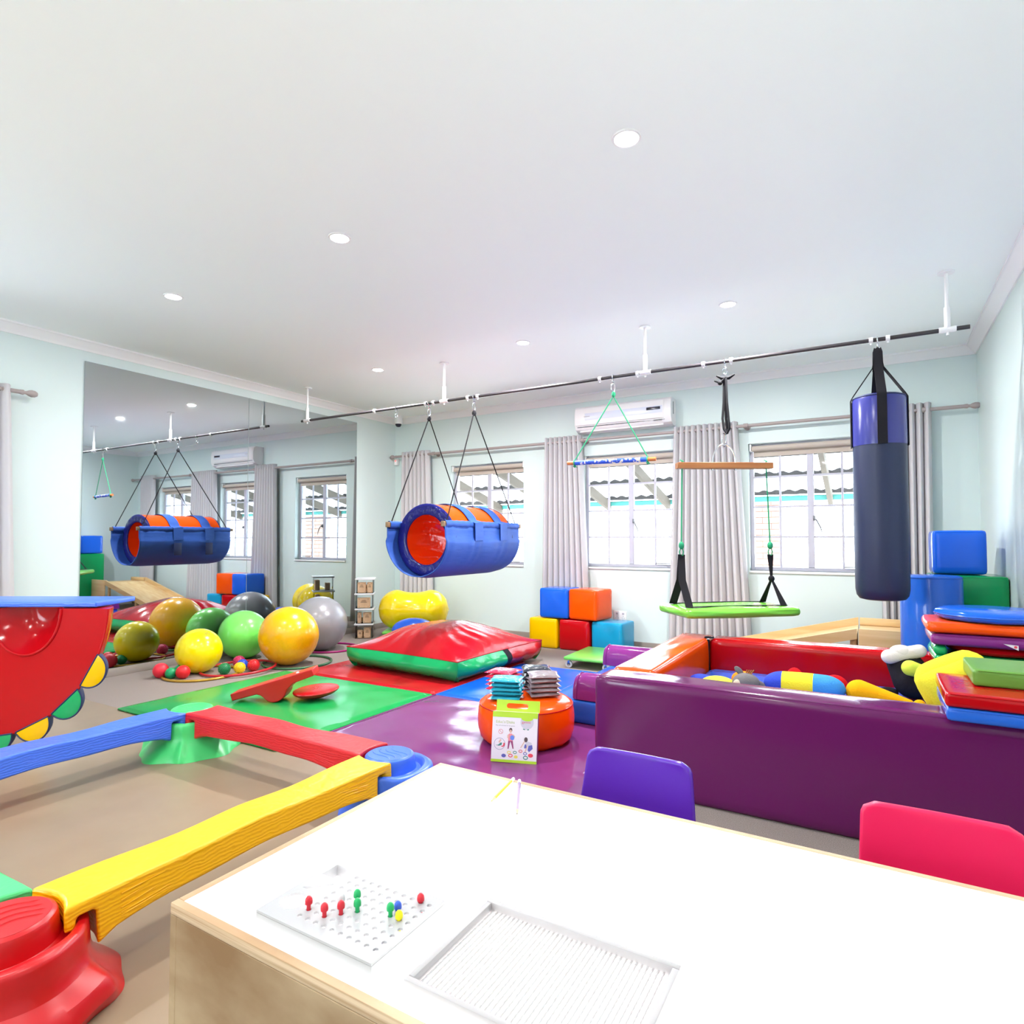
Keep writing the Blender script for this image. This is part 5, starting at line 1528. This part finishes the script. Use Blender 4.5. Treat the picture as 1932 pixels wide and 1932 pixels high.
def beam(label, a, b, m, seed, w=0.2):
    """plank with hooked ends that drop over the stump rims; a, b = stump centres"""
    a, b = Vector((*a, 0)), Vector((*b, 0))
    d = b - a; D_ = d.length; L = D_ - 2 * 0.122
    rz = math.atan2(d.y, d.x)
    t = thing('balance_beam', label, 'beam', ((a.x + b.x) / 2, (a.y + b.y) / 2, 0.006), rz, 'wood grain beams of the balance path')
    rnd = random.Random(seed); ph = rnd.uniform(0, 6)
    zt = 0.247
    half = [(0.0, zt), (0.0, 0.182), (0.024, 0.178), (0.028, 0.206), (0.036, 0.21), (0.066, 0.21), (0.074, 0.204), (0.078, 0.108)]
    n = 22
    prof = list(half)
    for k in range(1, n):
        s = 0.078 + (L - 0.156) * k / n
        q = (s / L) * 2 - 1
        prof.append((s, 0.108 + 0.045 * (1 - abs(q) ** 3) + 0.004 * math.sin(9 * q + ph)))
    prof += [(L - x, z) for x, z in half[::-1]]
    for k in range(1, n):
        s = L - L * k / n
        q = (s / L) * 2 - 1
        prof.append((s, zt + 0.006 * math.sin(7 * q + ph) * (1 - abs(q))))
    cols = [-1, -0.8, -0.4, 0, 0.4, 0.8, 1]
    bm = NB()
    V = []
    for c in cols:
        row = []
        for s, z in prof:
            q = (s / L) * 2 - 1
            hw = w / 2 * (0.80 + 0.2 * abs(q) ** 1.6 + 0.02 * math.sin(8 * q + ph))
            if z < 0.2: hw *= 1.0 + 0.04
            hk = 1.0
            if s < 0.3: s2 = s + 0.028 * (c * c) * -1 * max(0, 1 - s / 0.3) + 0.0
            elif s > L - 0.3: s2 = s + 0.028 * (c * c) * max(0, 1 - (L - s) / 0.3)
            else: s2 = s
            row.append(bm.verts.new((s2 - L / 2, c * hw, z)))
        V.append(row)
    m_ = len(prof)
    for i in range(len(cols) - 1):
        for k in range(m_):
            bm.faces.new((V[i][k], V[i][(k + 1) % m_], V[i + 1][(k + 1) % m_], V[i + 1][k]))
    bm.faces.new(V[0][::-1]); bm.faces.new(V[-1])
    o = obj('plank', bm, m, t, ang=40)
    bevelmod(o, 0.009, 3, 50)
    # raised grain lines on both flanks
    bm = NB()
    for sgn in (-1, 1):
        for k in range(5):
            pts = []
            for q in range(30):
                s = 0.12 + (L - 0.24) * q / 29
                qq = (s / L) * 2 - 1
                hw = w / 2 * (0.80 + 0.2 * abs(qq) ** 1.6 + 0.02 * math.sin(8 * qq + ph))
                lo = 0.108 + 0.045 * (1 - abs(qq) ** 3) + 0.02
                z = lo + (0.225 - lo) * (k + 0.5) / 5 + 0.008 * math.sin(11 * s + k + ph) * (1 if 0 < k < 4 else 0.4)
                pts.append((s - L / 2, sgn * (hw * (1.0 if z > 0.2 else 1.0 + 0.04 * min(1, (0.21 - z) / 0.1)) - 0.0002), z))
            tube(bm, pts, 0.0016, 5)
    o = obj('grain_lines', bm, m, t); o['kind'] = 'stuff'
    return t
beam('long blue plastic beam leading off the left edge of the picture', SY, SG, M['bblue'], 11)
beam('red plastic beam between the green and the blue stump', SG, SB, M['bred'], 12)
beam('yellow plastic beam running toward the light table', SR, SB, M['byel'], 13)
beam('green plastic beam at the lower left, resting on the red stump', SY, SR, M['bgrn'], 14)

# ------------------------------------------------------------------ foam rocker with a board on top
t = thing('foam_rocker', 'big red half round foam rocker with yellow and green bumps', 'rocker', (-4.435, 1.495, 0.0), YAW)
RR, ZC_, TH, RB = 0.74, 0.85, 0.2, 0.585
pr_x, pr_z = 0.205, 0.265
def pocket_pt(cx_, a, k):           # a from 0 (right) to PI (left) through the bottom
    return (cx_ + pr_x * k * math.cos(a), -pr_z * k * math.sin(a))
outline = [(-RR, 0)]
for cx_ in (-0.27, 0.27):
    outline += [pocket_pt(cx_, PI - PI * k / 18, 1) for k in range(19)]
outline += [(RR, 0)] + [(RR * math.cos(a), RR * math.sin(a)) for a in [-PI * k / 48 for k in range(1, 48)]]
bm = NB()
vs = [bm.verts.new((p[0], 0, ZC_ + p[1])) for p in outline]
es = [bm.edges.new((vs[i], vs[(i + 1) % len(vs)])) for i in range(len(vs))]
bmesh.ops.triangle_fill(bm, use_beauty=True, edges=es)
obj('front_face', bm, M['red'], t)
for cx_ in (-0.27, 0.27):
    bm = NB()
    def f(u, v):
        x, z = pocket_pt(cx_, PI * u, 1 - v)
        d = 0.165 * math.sin(min(1, v / 0.75) * PI / 2) ** 0.85
        return (x, d, ZC_ + z)
    grid(bm, 28, 18, f)
    obj('seat_pocket', bm, M['red'], t)
def side_pt(a, v):
    e = math.sin(v * PI / 2)
    r_ = RR - (RR - RB) * (1 - math.cos(v * PI / 2)) ** 0.8
    return (r_ * math.cos(a), TH * e, ZC_ + r_ * math.sin(a))
bm = NB(); grid(bm, 72, 8, lambda u, v: side_pt(PI + PI * u, v)); obj('rim', bm, M['red'], t)
bm = NB(); vs = [bm.verts.new(side_pt(PI + PI * k / 48, 1)) for k in range(49)]; bm.faces.new(vs); obj('back_face', bm, M['red'], t)
bm = NB()
back = [(x, TH * 0.999) for x in (RB, -RB)]
def tp(v): p = side_pt(0, v); return (p[0], p[1])
loop_ = [(-RR, 0.0)]
for cx_ in (-0.27, 0.27): loop_ += [(cx_ - pr_x * (1 - v), 0.165 * math.sin(min(1, v / 0.75) * PI / 2) ** 0.85) for v in [k / 9 for k in range(10)]] + [(cx_ + pr_x * (1 - v), 0.165 * math.sin(min(1, v / 0.75) * PI / 2) ** 0.85) for v in [k / 9 for k in range(8, -1, -1)]]
loop_ += [(RR, 0.0)] + [tp(k / 8) for k in range(1, 9)] + [(-tp(k / 8)[0], tp(k / 8)[1]) for k in range(8, 0, -1)]
vs = [bm.verts.new((p[0], p[1], ZC_)) for p in loop_]
es = [bm.edges.new((vs[i], vs[(i + 1) % len(vs)])) for i in range(len(vs))]
bmesh.ops.triangle_fill(bm, use_beauty=True, edges=es)
obj('top_face', bm, M['red'], t)
for cx_ in (-0.27, 0.27):
    obj('pocket_welt', tube(NB(), [(pocket_pt(cx_, PI * k / 24, 1)[0], -0.001, ZC_ + pocket_pt(cx_, PI * k / 24, 1)[1]) for k in range(25)], 0.008, 8), M['red'], t)
obj('edge_welt', tube(NB(), [(RR * math.cos(PI + PI * k / 60), 0.003, ZC_ + RR * math.sin(PI + PI * k / 60)) for k in range(61)], 0.006, 8), M['red'], t)
step = 17.6
for k in range(8):
    ac = -(90 + (k - 3.5) * step)
    a0, a1 = R(ac - 7.9), R(ac + 7.9)
    pA = Vector((RR * math.cos(a0), 0, RR * math.sin(a0))); pB = Vector((RR * math.cos(a1), 0, RR * math.sin(a1)))
    mid = (pA + pB) / 2; out = mid.normalized(); ch = (pB - pA)
    cs_ = [mid + ch * 0.5 * math.cos(PI * q / 16) * -1 + out * 0.098 * math.sin(PI * q / 16) for q in range(17)]
    m = M['green'] if k % 2 else M['yellow']
    bm = NB()
    fr = [bm.verts.new((p.x, -0.004, p.z)) for p in cs_]; cen = bm.verts.new((mid.x + out.x * 0.04, -0.022, mid.z + out.z * 0.04))
    for q in range(17): bm.faces.new((fr[q], fr[(q + 1) % 17], cen))
    f_ = obj('bump', bm, m, t, (0, 0, ZC_), ang=60)
    bm = NB()
    def cv(u, v):
        p = cs_[round(u * 16)]; q = mid * 0.9 + (p - mid) * 0.55
        e = 1 - math.cos(v * PI / 2)
        return (p.x + (q.x - p.x) * e, -0.004 + 0.085 * math.sin(v * PI / 2), p.z + (q.z - p.z) * e)
    grid(bm, 16, 6, cv)
    obj('bump_cover', bm, M['navytrim'], f_)
    obj('bump_piping', tube(NB(), [(p.x, -0.005, p.z) for p in cs_], 0.0045, 6, True), M['navytrim'], f_)
t = thing('blue_board', 'flat blue board lying on top of the red rocker', 'board', (-4.435, 1.495, 0.8555), YAW)
obj('panel', bx((-0.95, 0.03, 0.0), (0.655, 0.40, 0.03), 0.006, 3), M['pblue'], t)
obj('edge_strip', bx((-0.94, 0.0275, 0.008), (0.648, 0.0295, 0.022)), M['bblue'], t)

# ------------------------------------------------------------------ light table
TX0, TX1, TY0, TY1, TZ = -1.094, 0.78, 0.655, 1.452, 0.6
t = thing('light_table', 'low plywood light table with a glowing white top', 'table', ((TX0 + TX1) / 2, (TY0 + TY1) / 2, 0))
cx_, cy_ = (TX0 + TX1) / 2, (TY0 + TY1) / 2
hx, hy = (TX1 - TX0) / 2, (TY1 - TY0) / 2
obj('front_panel', bx((-hx + 0.0185, -hy, 0.0), (hx - 0.0185, -hy + 0.018, TZ - 0.0205), 0.001, 1), M['ply'], t)
for s in (-1, 1): obj('end_panel', bx((s * hx, -hy, 0.0), (s * (hx - 0.018), hy, TZ - 0.0205), 0.001, 1), M['ply'], t)
obj('floor_rail', bx((-hx + 0.02, -0.05, 0.1), (hx - 0.02, 0.05, 0.118), 0.001, 1), M['ply'], t)
obj('light_box', bx((-hx + 0.02, -hy + 0.02, TZ - 0.1), (hx - 0.02, hy - 0.006, TZ - 0.021), 0.001, 1), M['ply'], t)
rim = 0.016
for a, b in (((-hx, -hy), (hx, -hy + rim)), ((-hx, hy - rim), (hx, hy)), ((-hx, -hy + rim), (-hx + rim, hy - rim)), ((hx - rim, -hy + rim), (hx, hy - rim))):
    obj('rim', bx((a[0], a[1], TZ - 0.02), (b[0], b[1], TZ), 0.002, 2), M['plyedge'], t)
obj('lit_top', bx((-hx + rim + 0.0005, -hy + rim + 0.0005, TZ - 0.02), (hx - rim - 0.0005, hy - rim - 0.0005, TZ - 0.001)), M['lit'], t, smooth=False)

# pegboard
PB = (-0.905, 0.69, -0.645, 0.872)
t = thing('pegboard', 'translucent white pegboard with shaped cut outs on the light table', 'pegboard', ((PB[0] + PB[2]) / 2, (PB[1] + PB[3]) / 2, TZ))
pcx, pcy = (PB[0] + PB[2]) / 2, (PB[1] + PB[3]) / 2
bm = NB()
def lp(pts):
    vs = [bm.verts.new((p[0] - pcx, p[1] - pcy, 0.026)) for p in pts]
    return [bm.edges.new((vs[i], vs[(i + 1) % len(vs)])) for i in range(len(vs))]
es = lp([(PB[0], PB[1]), (PB[2], PB[1]), (PB[2], PB[3]), (PB[0], PB[3])])
PEG = lambda i, j: (-0.829 + 0.0187 * i, 0.7165 + 0.0187 * j)
for i in range(10):
    for j in range(8):
        x, y = PEG(i, j)
        es += lp([(x + 0.0046 * math.cos(PI * k / 4), y + 0.0046 * math.sin(PI * k / 4)) for k in range(8)])
es += lp([(-0.872 + 0.024 * math.cos(PI * k / 12), 0.74 + 0.024 * math.sin(PI * k / 12)) for k in range(24)])
es += lp([(-0.892, 0.776), (-0.85, 0.776), (-0.85, 0.812)])
es += lp([(-0.894, 0.824), (-0.85, 0.824), (-0.85, 0.862), (-0.894, 0.862)])
bmesh.ops.triangle_fill(bm, use_beauty=True, edges=es)
for f in list(bm.faces):
    if f.normal.z < 0: f.normal_flip()
o = obj('plate', bm, M['acryl'], t, smooth=False, normals=False)
s_ = o.modifiers.new('thickness', 'SOLIDIFY'); s_.thickness = 0.004 * VIEW_SCALE; s_.offset = -1
for a, b in (((PB[0], PB[1]), (PB[2], PB[1] + 0.004)), ((PB[0], PB[3] - 0.004), (PB[2], PB[3])), ((PB[0], PB[1] + 0.004), (PB[0] + 0.004, PB[3] - 0.004)), ((PB[2] - 0.004, PB[1] + 0.004), (PB[2], PB[3] - 0.004))):
    obj('edge_wall', bx((a[0] - pcx, a[1] - pcy, 0.0003), (b[0] - pcx, b[1] - pcy, 0.0215)), M['acryl'], t, smooth=False)
def peg(label, i, j, m, z=0.027, down=False):
    x, y = PEG(i, j)
    p = thing('peg', label, 'peg', (x, y, TZ + z), 0, 'mushroom pegs on the pegboard')
    bm = NB(); lathe(bm, [(0.0, -0.012), (0.0034, -0.012), (0.0036, 0.006), (0.0036, 0.0085)], 12, caps=False); obj('stem', bm, m, p)
    bm = NB(); lathe(bm, [(0.0036, 0.008), (0.0062, 0.009), (0.0064, 0.013), (0.0056, 0.0175), (0.003, 0.0205), (0.0, 0.0215)], 16, caps=False); obj('cap', bm, m, p)
peg('red peg, leftmost on the pegboard beside the round cut out', 0, 1, M['pegred'])
peg('red peg, second from the left on the pegboard', 2, 1, M['pegred'])
peg('red peg in front of the white peg on the pegboard', 3, 2, M['pegred'])
peg('white translucent peg behind the red ones', 2, 3, M['pegclear'], 0.024)
peg('green peg in front of its twin on the pegboard', 4, 3, M['peggrn'])
peg('green peg behind its twin on the pegboard', 3, 4, M['peggrn'])
peg('green peg beside the blue one on the pegboard', 7, 4, M['peggrn'])
peg('blue peg on the pegboard', 7, 5, M['pegblue'], 0.02)
peg('yellow peg in front of the blue one on the pegboard', 8, 4, M['pegyel'], 0.02)
peg('red peg, rightmost on the pegboard', 8, 7, M['pegred'], 0.02)

# studded tray
t = thing('sensory_tray', 'pale plastic tray with ribbed floor on the light table', 'tray', (-0.423, 0.815, TZ))
w2, d2, rm = 0.169, 0.116, 0.011
for a, b in (((-w2, -d2), (w2, -d2 + rm)), ((-w2, d2 - rm), (w2, d2)), ((-w2, -d2 + rm), (-w2 + rm, d2 - rm)), ((w2 - rm, -d2 + rm), (w2, d2 - rm))):
    obj('tray_rim', bx((a[0], a[1], 0.0002), (b[0], b[1], 0.018), 0.002, 2), M['traym'], t)
bm = NB()
n = 38
for k in range(n):
    x = -w2 + rm + 0.004 + (2 * w2 - 2 * rm - 0.008) * k / (n - 1)
    pts = [(x + 0.0009 * math.sin(q * PI), -d2 + rm + (2 * d2 - 2 * rm) * q / 40, 0.0045) for q in range(41)]
    tube(bm, pts, [0.0013 + 0.0007 * (q % 2) for q in range(41)], 5)
o = obj('ribbing', bm, M['rib'], t); o['kind'] = 'stuff'

# pencils, tag and film
def pencil(label, a, b, m, tip):
    a, b = Vector(a), Vector(b)
    d = (b - a).normalized(); L = (b - a).length
    t = thing('pencil', label, 'pencil', a, 0, 'pencils on the light table')
    e = Vector((0, 0, 0))
    obj('barrel', cyl(NB(), e + d * 0.018, d * (L - 0.024), 0.0042, n=6), m, t)
    obj('eraser', cyl(NB(), e, d * 0.018, 0.0044, n=10), M['rubber'], t)
    obj('wood_cone', cyl(NB(), d * (L - 0.024), d * (L - 0.007), 0.0042, 0.0016, n=8), M['block'], t)
    obj('lead', cyl(NB(), d * (L - 0.007), d * L, 0.0016, 0.0004, n=8), tip, t)
pencil('purple pencil pointing at the camera on the light table', (-0.822, 1.44, TZ + 0.0055), (-0.727, 1.262, TZ + 0.0045), M['pencilp'], M['ink'])
pencil('yellow pencil lying left of the purple one', (-0.842, 1.443, TZ + 0.0055), (-0.818, 1.29, TZ + 0.0045), M['pencily'], M['pencily'])
o = obj('paper_tag', bx((-0.012, -0.008, 0), (0.012, 0.008, 0.0006)), M['paper'], None, (-0.684, 1.188, TZ), smooth=False); tag(o, 'tiny pale pink paper tag on the light table', 'paper')
t = thing('film_sheet', 'almost invisible clear printed film lying on the light table', 'sheet', (-0.51, 1.34, TZ))
obj('film', bx((-0.13, -0.07, 0.0), (0.13, 0.07, 0.0006)), M['film'], t, smooth=False)
bm = NB()
for k in range(5): box(bm, (0.05 + 0.012 * k, -0.03, 0.0009), (0.002, 0.022, 0.0004))
tag(obj('printed_lines', bm, M['traym'], t, smooth=False), kind='stuff')

# ------------------------------------------------------------------ two small chairs behind the table
def chair(label, x0, x1, yb, ztop, m, flare=0.03):
    c = (x0 + x1) / 2
    t = thing('child_chair', label, 'chair', (c, yb, 0), 0, 'plastic children\'s chairs at the light table')
    w = (x1 - x0) / 2
    bm = NB()
    def f(u, v):
        a = 2 * u - 1
        z = 0.33 + (ztop - 0.33) * v
        hw = w + flare * (1 - v)
        rc = 0.03
        over = max(0, z - (ztop - rc))
        hw -= rc - math.sqrt(max(0, rc * rc - over * over))
        y = 0.035 * (v - 0.75) + 0.02 * (a * a - 1) * -1 * 0.5
        return (a * hw, y - (0.03 * (1 - v) ** 2), z)
    grid(bm, 16, 24, f)
    o = obj('backrest', bm, m, t)
    s = o.modifiers.new('thickness', 'SOLIDIFY'); s.thickness = 0.02 * VIEW_SCALE; s.offset = 0
    bevelmod(o, 0.006, 3, 50)
    obj('seat', puffy((2 * w + 0.04, 0.3, 0.022), 0.01, (0, 0, -0.004), 8, (0, -0.19, 0.32)), m, t)
    for sx in (-1, 1):
        obj('leg', tube(NB(), [(sx * (w - 0.01), -0.07, 0.31), (sx * (w + 0.01), -0.02, 0.0)], 0.009, 10), M['chairleg'], t)
        obj('leg', tube(NB(), [(sx * (w - 0.01), -0.31, 0.31), (sx * (w + 0.01), -0.34, 0.0)], 0.009, 10), M['chairleg'], t)
    return t
chair('purple plastic child chair pushed up to the light table', -0.742, -0.437, 1.71, 0.632, M['chairpur'])
chair('bright pink plastic child chair pushed up to the light table', -0.033, 0.275, 1.70, 0.627, M['chairpink'], 0.012)
